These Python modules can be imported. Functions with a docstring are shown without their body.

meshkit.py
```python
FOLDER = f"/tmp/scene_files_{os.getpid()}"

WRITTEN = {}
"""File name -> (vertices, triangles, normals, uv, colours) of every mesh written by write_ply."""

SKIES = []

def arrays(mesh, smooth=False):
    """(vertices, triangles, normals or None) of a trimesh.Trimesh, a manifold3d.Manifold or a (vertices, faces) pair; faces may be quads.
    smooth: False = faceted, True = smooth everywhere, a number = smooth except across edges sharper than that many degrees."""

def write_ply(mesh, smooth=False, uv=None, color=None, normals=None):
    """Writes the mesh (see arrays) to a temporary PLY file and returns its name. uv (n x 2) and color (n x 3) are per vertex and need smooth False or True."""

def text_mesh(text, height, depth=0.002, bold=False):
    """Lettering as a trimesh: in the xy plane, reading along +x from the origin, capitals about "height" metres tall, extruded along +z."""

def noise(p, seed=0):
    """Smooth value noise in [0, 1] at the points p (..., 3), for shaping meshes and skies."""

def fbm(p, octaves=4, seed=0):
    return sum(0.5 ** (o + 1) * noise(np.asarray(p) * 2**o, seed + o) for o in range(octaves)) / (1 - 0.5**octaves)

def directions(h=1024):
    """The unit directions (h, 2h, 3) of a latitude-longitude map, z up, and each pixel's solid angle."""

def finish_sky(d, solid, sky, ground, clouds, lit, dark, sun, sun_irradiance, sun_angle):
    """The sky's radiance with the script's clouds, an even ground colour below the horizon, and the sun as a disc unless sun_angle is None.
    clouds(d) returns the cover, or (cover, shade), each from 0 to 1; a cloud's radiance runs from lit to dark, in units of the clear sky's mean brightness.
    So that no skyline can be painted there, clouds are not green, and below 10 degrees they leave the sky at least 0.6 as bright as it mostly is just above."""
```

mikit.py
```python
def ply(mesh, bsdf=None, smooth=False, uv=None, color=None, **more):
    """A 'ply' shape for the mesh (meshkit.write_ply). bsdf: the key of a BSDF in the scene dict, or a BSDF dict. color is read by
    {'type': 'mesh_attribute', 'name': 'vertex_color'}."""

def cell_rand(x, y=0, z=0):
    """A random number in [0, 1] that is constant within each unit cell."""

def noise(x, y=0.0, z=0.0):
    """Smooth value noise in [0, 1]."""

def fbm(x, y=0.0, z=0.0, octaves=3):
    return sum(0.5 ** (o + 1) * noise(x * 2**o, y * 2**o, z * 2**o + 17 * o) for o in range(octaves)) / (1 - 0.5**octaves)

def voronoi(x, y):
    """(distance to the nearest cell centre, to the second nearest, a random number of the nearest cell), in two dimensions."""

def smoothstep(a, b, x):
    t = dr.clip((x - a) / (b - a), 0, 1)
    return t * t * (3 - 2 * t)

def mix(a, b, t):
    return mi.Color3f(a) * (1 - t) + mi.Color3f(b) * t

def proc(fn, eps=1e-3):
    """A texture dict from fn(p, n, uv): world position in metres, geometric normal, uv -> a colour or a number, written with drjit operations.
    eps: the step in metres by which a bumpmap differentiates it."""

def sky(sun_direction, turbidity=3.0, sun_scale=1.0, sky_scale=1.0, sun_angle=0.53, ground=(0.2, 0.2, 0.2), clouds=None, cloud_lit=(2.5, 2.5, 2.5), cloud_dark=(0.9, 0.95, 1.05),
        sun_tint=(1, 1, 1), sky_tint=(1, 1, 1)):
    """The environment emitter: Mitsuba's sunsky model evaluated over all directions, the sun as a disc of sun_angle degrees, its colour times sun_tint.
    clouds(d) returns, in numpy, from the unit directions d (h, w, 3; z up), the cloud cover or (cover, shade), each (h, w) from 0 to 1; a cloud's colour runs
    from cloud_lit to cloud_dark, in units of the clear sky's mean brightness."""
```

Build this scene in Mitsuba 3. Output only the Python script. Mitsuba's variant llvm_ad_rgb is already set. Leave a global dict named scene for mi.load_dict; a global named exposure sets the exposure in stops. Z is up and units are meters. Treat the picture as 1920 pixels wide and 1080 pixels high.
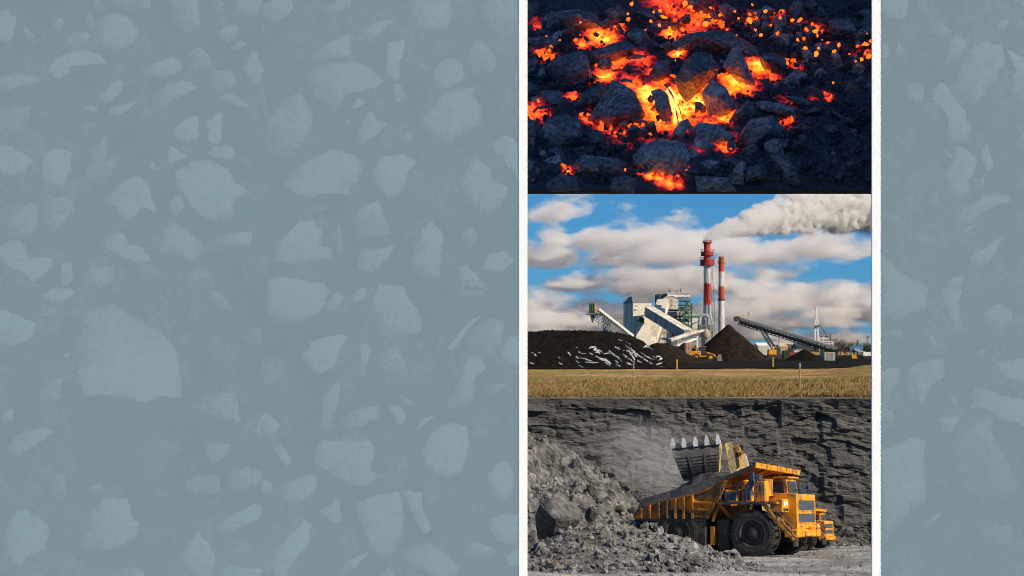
import math, random, numpy as np, trimesh, mitsuba as mi, drjit as dr, mikit, meshkit
import manifold3d as m3
from scipy.spatial import ConvexHull
from shapely.geometry import Polygon, Point
from shapely import affinity
T = mi.ScalarTransform4f
random.seed(7)
scene, labels = {}, {}

# ---------------------------------------------------------------- camera, sky, exposure
F, U0, V0 = 2400.0, 960.0, 655.0          # focal length and horizon of the 1920 x 1080 frame
scene['camera'] = {'type': 'perspective', 'fov': math.degrees(2 * math.atan(960 / F)), 'fov_axis': 'x', 'near_clip': 0.1, 'far_clip': 60000.0,
                   'principal_point_offset_y': (540 - V0) / 1080.0,
                   'to_world': T().look_at(origin=[0, 0, 0], target=[0, 1, 0], up=[0, 0, 1])}
SUN = np.array([0.80, -0.55, 0.66]); SUN /= np.linalg.norm(SUN)
def sky_clouds(d):
    # thin broken cloud high up; the near-horizon clouds in view are a volume (see clouds)
    q = d / np.maximum(d[..., 2:3] + 0.15, 0.05)
    c = meshkit.fbm(q * 1.6 + [3, 8, 0], 5, 3)
    hi = np.clip((d[..., 2] - 0.22) / 0.1, 0, 1)
    return np.clip((c - 0.52) * 5, 0, 1) * 0.7 * hi, np.clip((c - 0.6) * 3, 0, 1)
scene['sky'] = mikit.sky(SUN, turbidity=2.2, clouds=sky_clouds, sky_tint=(0.17, 0.45, 0.67), sun_tint=(0.93, 0.97, 1.02))
exposure = 2.15

# ---------------------------------------------------------------- helpers
def P(u, v, y):
    'the point at depth y (metres) along the photograph direction u, v'
    return np.array([(u - U0) / F * y, y, (V0 - v) / F * y])
def px(y): return y / F
taken = {}
def numbered(k):
    n = taken.get(k, 0); taken[k] = n + 1
    return k if n == 0 else f'{k}_{n:03d}'
def thing(name, label, cat, group=None):
    k = numbered(name); labels[k] = {'label': label, 'category': cat}
    if group: labels[k]['group'] = group
    return k
def add(name, mesh, bsdf, parent=None, smooth=False, label=None, kind=None, to_world=None, **kw):
    k = numbered(f'{parent}__{name}' if parent else name)
    s = mesh if isinstance(mesh, dict) else mikit.ply(mesh, bsdf + '_material', smooth=smooth, **kw)
    if to_world is not None: s = {**s, 'to_world': to_world}
    scene[k] = s
    if label or kind:
        labels[k] = {}
        if label: labels[k]['label'] = label
        if kind: labels[k]['kind'] = kind
    return k
def put(name, mesh, bsdf, label, cat=None, group=None, kind=None, **kw):
    'a thing of one mesh'
    k = add(name, mesh, bsdf, **kw)
    labels[k] = {'label': label}
    if cat: labels[k]['category'] = cat
    if group: labels[k]['group'] = group
    if kind: labels[k]['kind'] = kind
    return k
def cat(ms):
    ms = [m for m in ms if m is not None]
    return trimesh.util.concatenate(ms)
def box(x0, x1, y0, y1, z0, z1):
    m = trimesh.creation.box((x1 - x0, y1 - y0, z1 - z0)); m.apply_translation(((x0 + x1) / 2, (y0 + y1) / 2, (z0 + z1) / 2)); return m
def bar(a, b, w, h=None, up=(0, 0, 1)):
    'a square bar from a to b'
    a, b = np.asarray(a, float), np.asarray(b, float); h = h or w
    d = b - a; L = np.linalg.norm(d); d /= L
    s = np.cross(d, up); s = s / np.linalg.norm(s) if np.linalg.norm(s) > 1e-6 else np.array([1., 0, 0])
    t = np.cross(s, d)
    m = trimesh.creation.box((w, L, h)); M = np.eye(4); M[:3, 0], M[:3, 1], M[:3, 2], M[:3, 3] = s, d, t, (a + b) / 2
    m.apply_transform(M); return m
def tube(a, b, r, r2=None, n=10):
    a, b = np.asarray(a, float), np.asarray(b, float); r2 = r if r2 is None else r2
    d = b - a; d = d / np.linalg.norm(d)
    s = np.cross(d, [0, 0, 1.0] if abs(d[2]) < .9 else [1.0, 0, 0]); s /= np.linalg.norm(s); t = np.cross(d, s)
    g = np.arange(n) * 2 * np.pi / n; c = np.cos(g)[:, None] * s + np.sin(g)[:, None] * t
    v = np.vstack([a + c * r, b + c * r2, [a], [b]]); i = np.arange(n); j = (i + 1) % n
    f = np.vstack([np.stack([i, j, j + n], 1), np.stack([i, j + n, i + n], 1), np.stack([j, i, i * 0 + 2 * n], 1), np.stack([i + n, j + n, i * 0 + 2 * n + 1], 1)])
    return trimesh.Trimesh(v, f, process=False)
def polytube(pts, r, n=8): return cat([tube(pts[i], pts[i + 1], r, n=n) for i in range(len(pts) - 1)])
def lathe(prof, n=32, origin=(0, 0, 0)):
    m = trimesh.creation.revolve(np.array(prof, float), sections=n); m.apply_translation(origin); return m
def hull(p):
    p = np.asarray(p, float); h = ConvexHull(p); f = h.simplices.copy(); a, b, c = (p[f[:, i]] for i in range(3))
    w = np.einsum('ij,ij->i', np.cross(b - a, c - a), h.equations[:, :3]) < 0; f[w] = f[w][:, ::-1]
    used, inv = np.unique(f, return_inverse=True); return trimesh.Trimesh(p[used], inv.reshape(f.shape), process=False)
def prism(poly, y0, y1):
    'polygon in (x, z) extruded along y'
    m = trimesh.creation.extrude_polygon(Polygon(poly), y1 - y0, engine='earcut')
    v = m.vertices.copy(); m.vertices = np.stack([v[:, 0], y1 - v[:, 2], v[:, 1]], 1); return m
def frame(origin, fwd):
    'matrix of a local frame: x = fwd (horizontal), z up'
    f = np.array([fwd[0], fwd[1], fwd[2] if len(fwd) > 2 else 0.0]); f /= np.linalg.norm(f)
    l = np.cross([0, 0, 1.0], f); l /= np.linalg.norm(l); M = np.eye(4)
    M[:3, 0], M[:3, 1], M[:3, 2], M[:3, 3] = f, l, np.cross(f, l), origin; return M
def moved(m, M): m = m.copy(); m.apply_transform(M); return m
def rock(rng, size, detail=2, rough=.1, ax=(1, 1, .8), facets=14):
    'a broken lump: hull of a few random points, cut finer and roughened'
    p = rng.normal(size=(facets, 3)); p /= np.linalg.norm(p, axis=1, keepdims=True); p *= rng.uniform(.75, 1.1, (facets, 1))
    m = hull(p * np.array(ax))
    for _ in range(detail): m = m.subdivide()
    if detail:
        v = m.vertices; s = rng.uniform(0, 90)
        d = (meshkit.fbm(v * 2.2 + s, 3) - .5) * 2 * rough
        m.vertices = v * (1 + d)[:, None]
    m.apply_scale(size); return m
def rot3(rng):
    q = rng.normal(size=4); q /= np.linalg.norm(q); w, x, y, z = q
    return np.array([[1 - 2 * (y * y + z * z), 2 * (x * y - z * w), 2 * (x * z + y * w)], [2 * (x * y + z * w), 1 - 2 * (x * x + z * z), 2 * (y * z - x * w)], [2 * (x * z - y * w), 2 * (y * z + x * w), 1 - 2 * (x * x + y * y)]])
def srgb(*c):
    c = np.array(c, float) / 255; return [float(x) for x in np.where(c <= .04045, c / 12.92, ((c + .055) / 1.055) ** 2.4)]
def rgb(c): return {'type': 'rgb', 'value': list(map(float, c))}
def mat(name, color, rough=.7, metallic=0.0, bump=None, eps=.01, spec=.35, **kw):
    'color: a linear rgb or a proc function'
    b = {'type': 'principled', 'base_color': mikit.proc(color) if callable(color) else rgb(color), 'roughness': rough, 'metallic': metallic, 'specular': spec, **kw}
    if bump: b = {'type': 'bumpmap', 'tex': mikit.proc(bump[0], eps=eps), 'scale': bump[1], 'bsdf': b}
    scene[name + '_material'] = {'type': 'twosided', 'bsdf': b}
    return name
C3 = mi.Color3f
def wave(x, y, z, octaves=2):
    'a cheap uneven pattern in 0 to 1: crossed, bent sine waves'
    out, amp, tot = 0, 1.0, 0.0
    for o in range(octaves):
        a = x + 1.4 * dr.sin(1.3 * y + .7 * z + 2.1 * o); b = y * .9 + 1.4 * dr.sin(1.1 * z + .8 * x + 1.3); c = z * .8 + x * .3 + 1.2 * dr.sin(.9 * x + 1.2 * y)
        out = out + amp * (dr.sin(a * 2.1) * dr.sin(b * 1.9) + .6 * dr.sin(c * 2.3 + a)); tot += amp; amp *= .55; x, y, z = y * 2.07 + 1.7, z * 2.13 + .4, x * 1.93 + 2.9
    return .5 + out * (.42 / tot)
# ---------------------------------------------------------------- the board: two mural panels with low stone relief and two white posts
BD = 10.0                                   # distance of the board
STONES = {
 (0, 0): """90 0 50 30 38 60 70 62 110 35 165 0 150|50 85 95 130 130 140 160 125 180 95 150|50 195 90 225 65 240 80 230 130 205 120|80 360 95 390 55 450 50 500 80 525 120 500 165 440 195 390 180 370 140|60 318 60 345 50 355 90 345 120 322 105|50 335 0 360 0 400 40 380 50 345 30|50 380 0 580 0 570 30 500 45 440 30|50 240 170 245 125 300 112 340 130 335 175 290 185|90 178 265 195 235 250 200 310 185 370 200 415 240 340 235 270 240 250 285 215 305 195 280|60 630 0 735 0 755 100 740 125 690 130 650 90 640 40|50 780 0 840 10 845 55 800 50|70 875 50 900 0 980 0 980 50 930 70|70 815 125 850 90 890 95 895 130 850 165 825 160|90 855 185 900 150 930 165 870 195|90 910 255 950 190 980 230 980 320 935 300|50 690 210 745 175 790 205 800 240 755 275 710 240|70 515 265 550 250 605 225 660 210 685 235 670 270 620 290 540 290|60 750 310 800 265 870 260 890 310 860 340 800 350|70 820 365 860 345 920 380 945 410 900 400 850 390|70 560 375 600 330 670 305 720 310 740 335 660 370 610 415 575 400|90 645 490 690 450 745 425 745 520 710 540 665 530|90 780 450 800 425 835 420 830 530 805 540 775 525|70 355 380 400 330 440 298 468 310 455 345 400 395|60 300 400 340 390 370 410 345 425 310 418|99 400 410 450 395 510 378 480 415 440 436 402 432|50 500 410 550 405 575 435 530 435|60 0 285 80 280 160 290 150 310 60 330 0 365|50 0 395 60 405 120 400 90 490 40 500 0 470|40 130 430 185 420 190 445 140 455|40 55 240 130 235 150 270 90 275|35 210 480 280 440 360 460 380 490 300 530 240 530|80 0 535 50 550 95 580 118 605 80 650 20 665 0 640|80 160 590 185 560 240 555 270 580 265 630 235 710 220 690 180 690 150 670|60 340 570 400 500 405 540 390 600 455 590 400 690 360 715 315 690 320 630|80 560 615 580 612 585 640 568 640|90 630 620 635 540 665 565 710 590 670 600|80 770 580 800 550 860 545 885 575 870 600 810 595|90 650 640 700 620 760 590 850 630 880 680 950 720 880 750 875 825 830 835 760 815 720 780 690 730 665 700|60 630 760 680 720 690 790 660 815|40 880 580 920 590 970 660 930 640|80 400 735 460 685 525 660 560 700 590 800 540 770 500 820 470 830 440 785 405 765|70 20 830 50 770 140 755 140 850 110 890 20 895|55 145 790 190 740 270 735 275 790 200 885 160 850|90 0 935 50 895 100 920 110 980 190 960 200 1000 130 1060 90 1020 20 1000|90 230 990 270 985 275 1050 255 1080 225 1060|70 300 1020 340 990 420 1000 430 1060 370 1080 310 1070|80 370 915 420 865 470 880 480 920 540 930 570 975 500 990 430 950|80 590 930 610 850 640 825 700 860 750 900 765 940 720 985 650 960 600 950|60 780 880 940 865 943 915 880 920 790 915|40 460 1000 570 985 640 1040 560 1080 500 1040|40 690 1030 780 1005 820 1080 700 1080|40 895 985 920 990 945 1060 920 1055""",
 (490, 0): """70 0 20 100 0 120 20 100 65 50 85 0 60|60 0 90 30 125 50 155 0 140|50 210 70 245 20 330 0 340 20 270 60 250 95|60 355 155 370 105 440 80 505 70 460 115 420 160 380 150|90 165 235 220 180 335 120 330 185 350 200 220 230|65 165 265 240 235 375 235 460 290 440 330 330 350 290 400 265 445 240 400 190 360 175 310|95 475 160 540 150 535 200 515 235 520 300 460 295|90 495 315 520 312 550 385 500 385|80 545 30 560 0 700 0 720 60 700 110 620 120 570 90|55 820 40 850 0 960 0 960 130 900 150 850 110|80 640 280 665 225 720 210 755 240 760 290 720 325 665 330|60 770 240 780 160 810 140 880 210 885 250 850 285 790 290|50 565 245 590 230 635 260 590 265|85 595 450 640 400 690 335 815 320 780 350 830 400 825 470 770 500 690 545 640 510|70 0 530 20 460 80 370 150 345 200 430 190 480 150 550 90 605 20 590|60 0 240 30 290 0 305|80 335 410 360 365 395 385 360 405|70 305 470 330 440 325 470|75 345 530 370 460 405 410 430 450 475 460 450 490 380 545|60 480 550 540 500 570 495 560 530|85 85 690 110 640 180 590 280 560 350 580 380 630 350 690 330 730 230 725 200 740 120 730|80 410 650 435 590 520 578 590 600 550 640 545 690 510 740 470 740 440 690|80 740 680 800 590 850 620 880 690 930 700 900 780 830 825 790 790 760 720|60 865 550 895 510 940 510 960 540 960 680 900 590|40 125 770 250 775 240 795 140 790|60 330 840 370 780 440 745 460 810 490 870 440 890 350 900|80 35 985 70 910 140 830 200 825 230 870 215 920 270 930 260 970 180 985 130 1000 90 985|60 280 1000 285 820 295 860 310 930|80 355 1000 365 930 440 935 505 920 470 975 410 1020 375 1015|80 560 1000 575 900 640 820 685 880 670 1055 580 1035|70 740 1010 770 990 810 1040 860 1080 750 1080|95 825 1005 860 950 920 935 950 985 900 1020 850 1015|40 690 760 730 700 740 740|40 750 880 790 850 815 890 780 930|60 950 280 960 275 960 345 945 330""",
 (0, 540): """80 0 75 50 95 140 130 110 195 50 225 0 210|80 150 40 200 0 255 0 290 20 240 50 200 60|50 120 80 160 60 225 90 150 110|80 230 250 270 238 250 262|85 285 200 305 75 430 55 510 105 610 165 670 240 685 410 600 405 550 430 430 400 320 405 285 340|30 265 500 300 430 400 420 520 480 640 530 690 600 620 700 550 760 480 730 330 710 280 600|60 750 0 820 10 880 80 850 110 800 60|30 690 100 730 70 760 140 720 140|35 770 200 800 180 900 220 905 330 840 360 780 300|50 890 185 950 150 980 145 980 220 910 210|70 705 450 780 400 890 390 903 505 830 490|60 130 400 190 335 230 340 230 420 150 430|60 0 490 50 450 55 480 20 510|75 20 600 70 540 180 520 205 540 120 600 50 640|45 170 740 210 695 245 700 250 800 180 790|60 330 750 380 730 400 770 360 785|80 10 930 40 850 90 825 140 850 190 900 170 980 100 1010 55 1055 20 1000|75 305 930 340 830 400 790 480 790 495 860 525 880 510 940 450 970 370 1005 310 980|40 180 1020 250 990 330 1050 320 1080 180 1080|60 405 1070 480 1045 540 1060 550 1080 405 1080|80 675 1010 710 950 750 905 775 950 815 1020 790 1080 740 1080 700 1060|60 660 735 740 700 820 695 835 760 790 785 720 765|75 765 580 870 580 860 630 780 670|95 950 540 980 490 980 570|60 840 690 930 670 980 690 980 730 870 780|70 790 890 870 850 960 810 980 820 980 860 900 900 830 940|50 820 960 900 945 960 970 930 1000 860 990|60 825 1060 860 1040 980 1050 980 1080 830 1080|70 610 920 630 905 620 925""",
 (490, 540): """85 15 60 30 -40 90 -42 250 -10 240 60 200 110 130 125 60 130 20 95|75 240 60 280 10 315 40 260 90 235 90|90 335 45 360 5 400 0 385 45 345 55|85 400 100 440 -15 530 0 600 110 600 165 550 190 480 195 430 160|60 730 15 840 10 830 40 770 30|95 685 240 740 170 770 130 830 100 780 150 720 235|60 790 155 860 110 910 130 900 210 860 245 735 240|95 895 250 930 190 965 180 965 310 920 280|75 150 250 190 195 300 170 330 175 290 240 280 290 210 330 170 290|40 0 270 70 250 95 330 130 420 90 490 30 420 0 400|60 425 290 470 230 510 210 545 290 530 330 490 340|50 375 215 395 205 415 235 400 260 390 350 370 430 362 420|75 215 540 230 400 300 335 290 410 270 520 250 565|75 675 490 700 410 750 330 780 255 830 260 840 300 800 320 795 420 740 480|70 290 495 320 465 440 435 440 490 350 530 310 540|80 475 445 510 440 545 470 540 510 510 515|70 505 410 530 400 580 435 550 445|75 190 630 220 570 300 570 400 570 430 600 410 680 440 700 400 750 320 740 260 700 200 665|70 580 540 600 490 660 475 620 500|90 600 610 640 540 690 507 770 515 780 580 760 670 720 720 660 700 605 660|80 850 700 880 660 925 645 950 700 945 780 900 815 860 780|85 850 880 890 845 965 850 965 960 900 960 860 930|80 915 1010 950 985 965 985 965 1040 930 1045|40 815 400 850 360 920 360 900 380 830 430|95 0 480 30 470 75 520 40 545 0 550|90 40 600 70 585 115 640 100 675 70 640|80 0 710 40 730 40 770 0 760|70 50 760 100 720 190 700 215 715 190 780 110 820 80 800|85 220 835 290 785 305 885 260 880|80 350 810 430 775 520 765 537 880 520 950 480 1020 440 1020 400 950 370 880|75 525 750 560 765 605 765 605 830 640 910 610 930 570 860|75 520 990 560 960 640 955 700 1010 750 1050 700 1080 600 1060 540 1040|60 740 1000 780 950 895 980 850 1020 790 1020|85 40 1050 60 980 160 870 185 890 170 970 120 1030 80 1080 40 1080|70 250 1080 330 1020 410 985 350 1050|70 430 1070 480 1045 520 1080|50 490 640 550 650 545 710 510 700|40 760 870 800 800 810 870 780 930""",
 (1640, 0): """85 24 0 125 0 125 60 90 75 40 60 24 40|50 150 0 190 0 200 40 165 50|40 310 0 390 0 380 50 340 60|50 490 0 560 0 560 50 510 30|80 450 115 480 70 510 80 470 125|50 520 90 560 70 560 140|50 160 100 240 70 290 120 250 140 190 120|70 24 165 50 160 55 215 24 230|80 75 200 90 150 108 195 95 220|70 240 245 280 210 280 150 310 135 345 155 320 220 270 255|75 300 310 330 220 400 150 480 170 490 230 450 300 390 390 350 395 310 350|75 495 185 540 200 560 230 560 395 520 390 505 340 530 260|70 110 330 150 310 190 320 185 375 130 385|85 215 370 235 310 260 305 290 360 330 400 370 490 340 530 300 540 270 490 270 420|80 300 545 350 560 385 600 375 650 340 680 360 710 330 750 280 720 255 650 300 610|80 400 560 420 535 450 630 420 645 398 600|70 375 700 415 650 405 720 390 725|70 505 540 560 475 560 570 530 580|55 270 830 340 780 450 720 520 750 440 770 370 830 290 875|60 270 885 390 835 340 885|85 345 970 420 920 490 880 440 960 400 1010 370 1010|80 250 1080 290 1040 340 1030 320 1080|75 24 960 60 980 110 1030 200 1070 195 1160 150 1170 100 1195 60 1210 24 1180|40 24 800 100 810 70 850 24 840|40 190 730 240 690 240 770 210 800|40 100 900 200 870 240 910 150 940|70 255 555 300 590 290 600 265 580|40 520 790 560 760 560 870 510 880|35 24 560 60 580 80 660 24 640""",
 (1640, 540): """70 250 0 320 0 310 50 320 120 350 180 310 170 270 90|60 400 140 410 80 470 60 520 90 500 150 430 170|85 455 280 560 260 560 370 470 330|85 350 445 365 368 420 375 500 410 560 420 560 520 460 490 400 440|60 24 320 60 295 98 300 95 350 40 420 24 420|65 110 430 130 300 180 270 265 265 260 330 200 380 180 440|50 24 440 75 470 75 520 24 540|65 240 490 320 480 290 545 250 540|50 250 440 300 400 310 440|40 300 560 350 520 430 470 440 540 520 690 540 770 480 800 400 760 300 680 280 610|80 24 605 160 555 185 570 190 800 130 840 80 900 24 990|85 170 915 190 880 250 835 240 860|35 320 900 380 850 520 900 520 960 400 970 330 960|70 200 190 215 175 235 215 215 215|40 24 160 100 155 110 185 30 190|50 370 240 420 230 400 260""",
}
WB, WL = ([float(a * b) for a, b in zip(srgb(*c), (.95, 1.05, 1.17))] for c in ((125, 143, 150), (140, 158, 166)))
WALL_GAIN = .935
def wall_color(p, n, uv):
    # u: how fully the pale print covers here, v: the stone's own number
    s = uv.y * 37.0
    grain = mikit.fbm(p.x * 58 + s, p.z * 58 + p.x * 36 * (uv.y - .5), s, octaves=3)
    coarse = mikit.fbm(p.x * 14 + s, p.z * 14, s, octaves=2)
    crack = mikit.smoothstep(.0, .03, dr.abs(coarse - .5)) * .35 + .65
    t = mikit.smoothstep(-.10, 0.82, uv.x * 1.38 - grain * .72 - coarse * .28) * crack
    weave = .5 * mikit.noise(p.x * 90, p.z * 420) + .5 * mikit.noise(p.x * 420, p.z * 90)
    t = t * (0.72 + 0.4 * weave)
    soft = wave(p.x * .9, p.z * .9, p.x * .4, 2) - .5
    k = WALL_GAIN * (1 + .03 * soft)
    return mikit.mix([c * 1.0 for c in WB], WL, t) * k
def wall_plain(p, n, uv):
    soft = wave(p.x * .9, p.z * .9, p.x * .4, 2) - .5
    fine = mikit.noise(p.x * 90, p.z * 420) + mikit.noise(p.x * 420, p.z * 90) - 1
    fl = mikit.smoothstep(.50, .66, mikit.fbm(p.x * 5.5, p.z * 5.5, 1.0, octaves=2)) * mikit.smoothstep(.45, .62, mikit.noise(p.x * 48, p.z * 48)) * .28
    return mikit.mix(WB, WL, fl) * (WALL_GAIN * (1 + .03 * soft + .015 * fine))
mat('wall_stone_paint', wall_color, .85, spec=.1)
mat('wall_paint', wall_plain, .85, spec=.1)
mat('post_white', (.885, .94, .985), .7)
SLX0, SLX1 = [(u - U0) / F * BD for u in (989, 1635)]     # the opening
SZ1 = (V0 + 30) / F * BD
PW = 16 / F * BD
GROUND = -2.5
k = thing('mural_wall', 'wide grey-blue mural wall left of the white post, covered in pale flat stone shapes', 'wall')
kr = thing('mural_wall', 'narrow grey-blue mural wall right of the second white post, with pale stone shapes', 'wall')
add('panel', box(-5, SLX0 - PW, BD, BD + .03, GROUND, 3.2), 'wall_paint', k)
add('panel', box(SLX1 + PW, 14, BD, BD + .03, GROUND, 12.5), 'wall_paint', kr)
for i, x in enumerate((SLX0 - PW, SLX1)):
    put('frame_post', box(x, x + PW, BD - .004, BD + .022, GROUND, 3.2), 'post_white', ['thin white upright frame post at the left edge of the three scenes', 'thin white upright frame post at the right edge of the three scenes'][i], 'post')
def stone_mesh(poly, strength, seed, y):
    rng = np.random.default_rng(seed)
    pg = Polygon(poly).buffer(0)
    if pg.geom_type != 'Polygon': pg = max(pg.geoms, key=lambda g: g.area)
    L = pg.exterior.length; n = int(np.clip(L / 9, 14, 60))
    ring = np.array([pg.exterior.interpolate(i / n, normalized=True).coords[0] for i in range(n)])
    c = np.array(pg.representative_point().coords[0]); size = math.sqrt(pg.area)
    ring = ring + rng.normal(size=(n, 2)) * min(1.6, size * .03)
    ang = rng.uniform(-.6, .6) - .4                      # one flank of the stone fades out, the other is crisp
    lit = np.array([math.cos(ang), math.sin(ang) - .5])
    V, UV, rings = [], [], [(1.0, 0.0002), (.93, .0005), (.7, .0007), (.38, .0008)]
    sv = (seed * .6180339) % 1
    cuts = np.sort(rng.uniform(-np.pi, np.pi, int(rng.integers(2, 5)))); tone = rng.uniform(-.15, .13, len(cuts) + 1)
    th = np.arctan2(ring[:, 1] - c[1], ring[:, 0] - c[0]); fac = tone[np.searchsorted(cuts, th)]
    for q, h in rings:
        w = c + (ring - c) * q
        s = strength * (.60 if q == 1 else .86 if q > .9 else 1.0) + ((ring - c) @ lit) / (size + 1e-6) * .22 * q + fac * q
        V.append(np.stack([(w[:, 0] - U0) / F * BD, np.full(n, y - h), (V0 - w[:, 1]) / F * BD], 1)); UV.append(np.stack([np.clip(s, .12, 1.1), np.full(n, sv)], 1))
    V.append([[(c[0] - U0) / F * BD, y - .0008, (V0 - c[1]) / F * BD]]); UV.append([[strength, sv]])
    i = np.arange(n); j = (i + 1) % n; f = []
    for r in range(3): a, b = i + r * n, j + r * n; f += [np.stack([a, b, b + n], 1), np.stack([a, b + n, a + n], 1)]
    f.append(np.stack([i + 3 * n, j + 3 * n, i * 0 + 4 * n], 1))
    f = np.vstack(f); V = np.vstack(V)
    if np.cross(V[f[0, 1]] - V[f[0, 0]], V[f[0, 2]] - V[f[0, 0]])[1] > 0: f = f[:, ::-1]
    return trimesh.Trimesh(V, f, process=False), np.vstack(UV)
sid = 0
for (ox, oy), s in STONES.items():
    for line in s.split('|'):
        q = np.array(line.split(), float); sid += 1
        poly = q[1:].reshape(-1, 2) * .5 + [ox, oy]
        edge = (poly[:, 0] <= 2) if ox == 0 else (poly[:, 0] >= 1918)
        poly[edge, 0] += -12 if ox == 0 else 12          # stones cut by the frame go on outside it
        lo, hi = (poly[:, 1] <= 1), (poly[:, 1] >= 1079); poly[lo, 1] -= 14; poly[hi, 1] += 14
        if ox < 1640: poly[:, 0] = np.minimum(poly[:, 0], 972.4)
        else: poly[:, 0] = np.maximum(poly[:, 0], 1651.8)
        m, uv = stone_mesh(poly, .18 + .80 * q[0] / 100, sid, BD - .00015 - .0001 * (sid % 7))
        add('stone', m, 'wall_stone_paint', k if ox < 1640 else kr, smooth=False, uv=uv)
# ---------------------------------------------------------------- clouds: a bank of cumulus far off, as a volume of air
def vnoise(shape, cell, seed, octaves=4, gain=.5):
    'fractal noise on a grid, from resampled random lattices; cell = size of the coarsest cell in voxels per axis'
    rng = np.random.default_rng(seed); out = 0; amp = 1; tot = 0
    cell = np.array(cell, float)
    for o in range(octaves):
        c = np.maximum(cell / 2 ** o, 1.0); dims = [int(math.ceil(s / k)) + 3 for s, k in zip(shape, c)]
        lat = rng.random(dims).astype(np.float32)
        for ax in range(3):
            x = np.arange(shape[ax]) / c[ax]; i = np.floor(x).astype(int); t = (x - i); t = (t * t * (3 - 2 * t)).astype(np.float32)
            sh = [1, 1, 1]; sh[ax] = -1
            lat = np.take(lat, i, ax) * (1 - t.reshape(sh)) + np.take(lat, i + 1, ax) * t.reshape(sh)
        out = out + amp * lat; tot += amp; amp *= gain
    return out / tot
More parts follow.
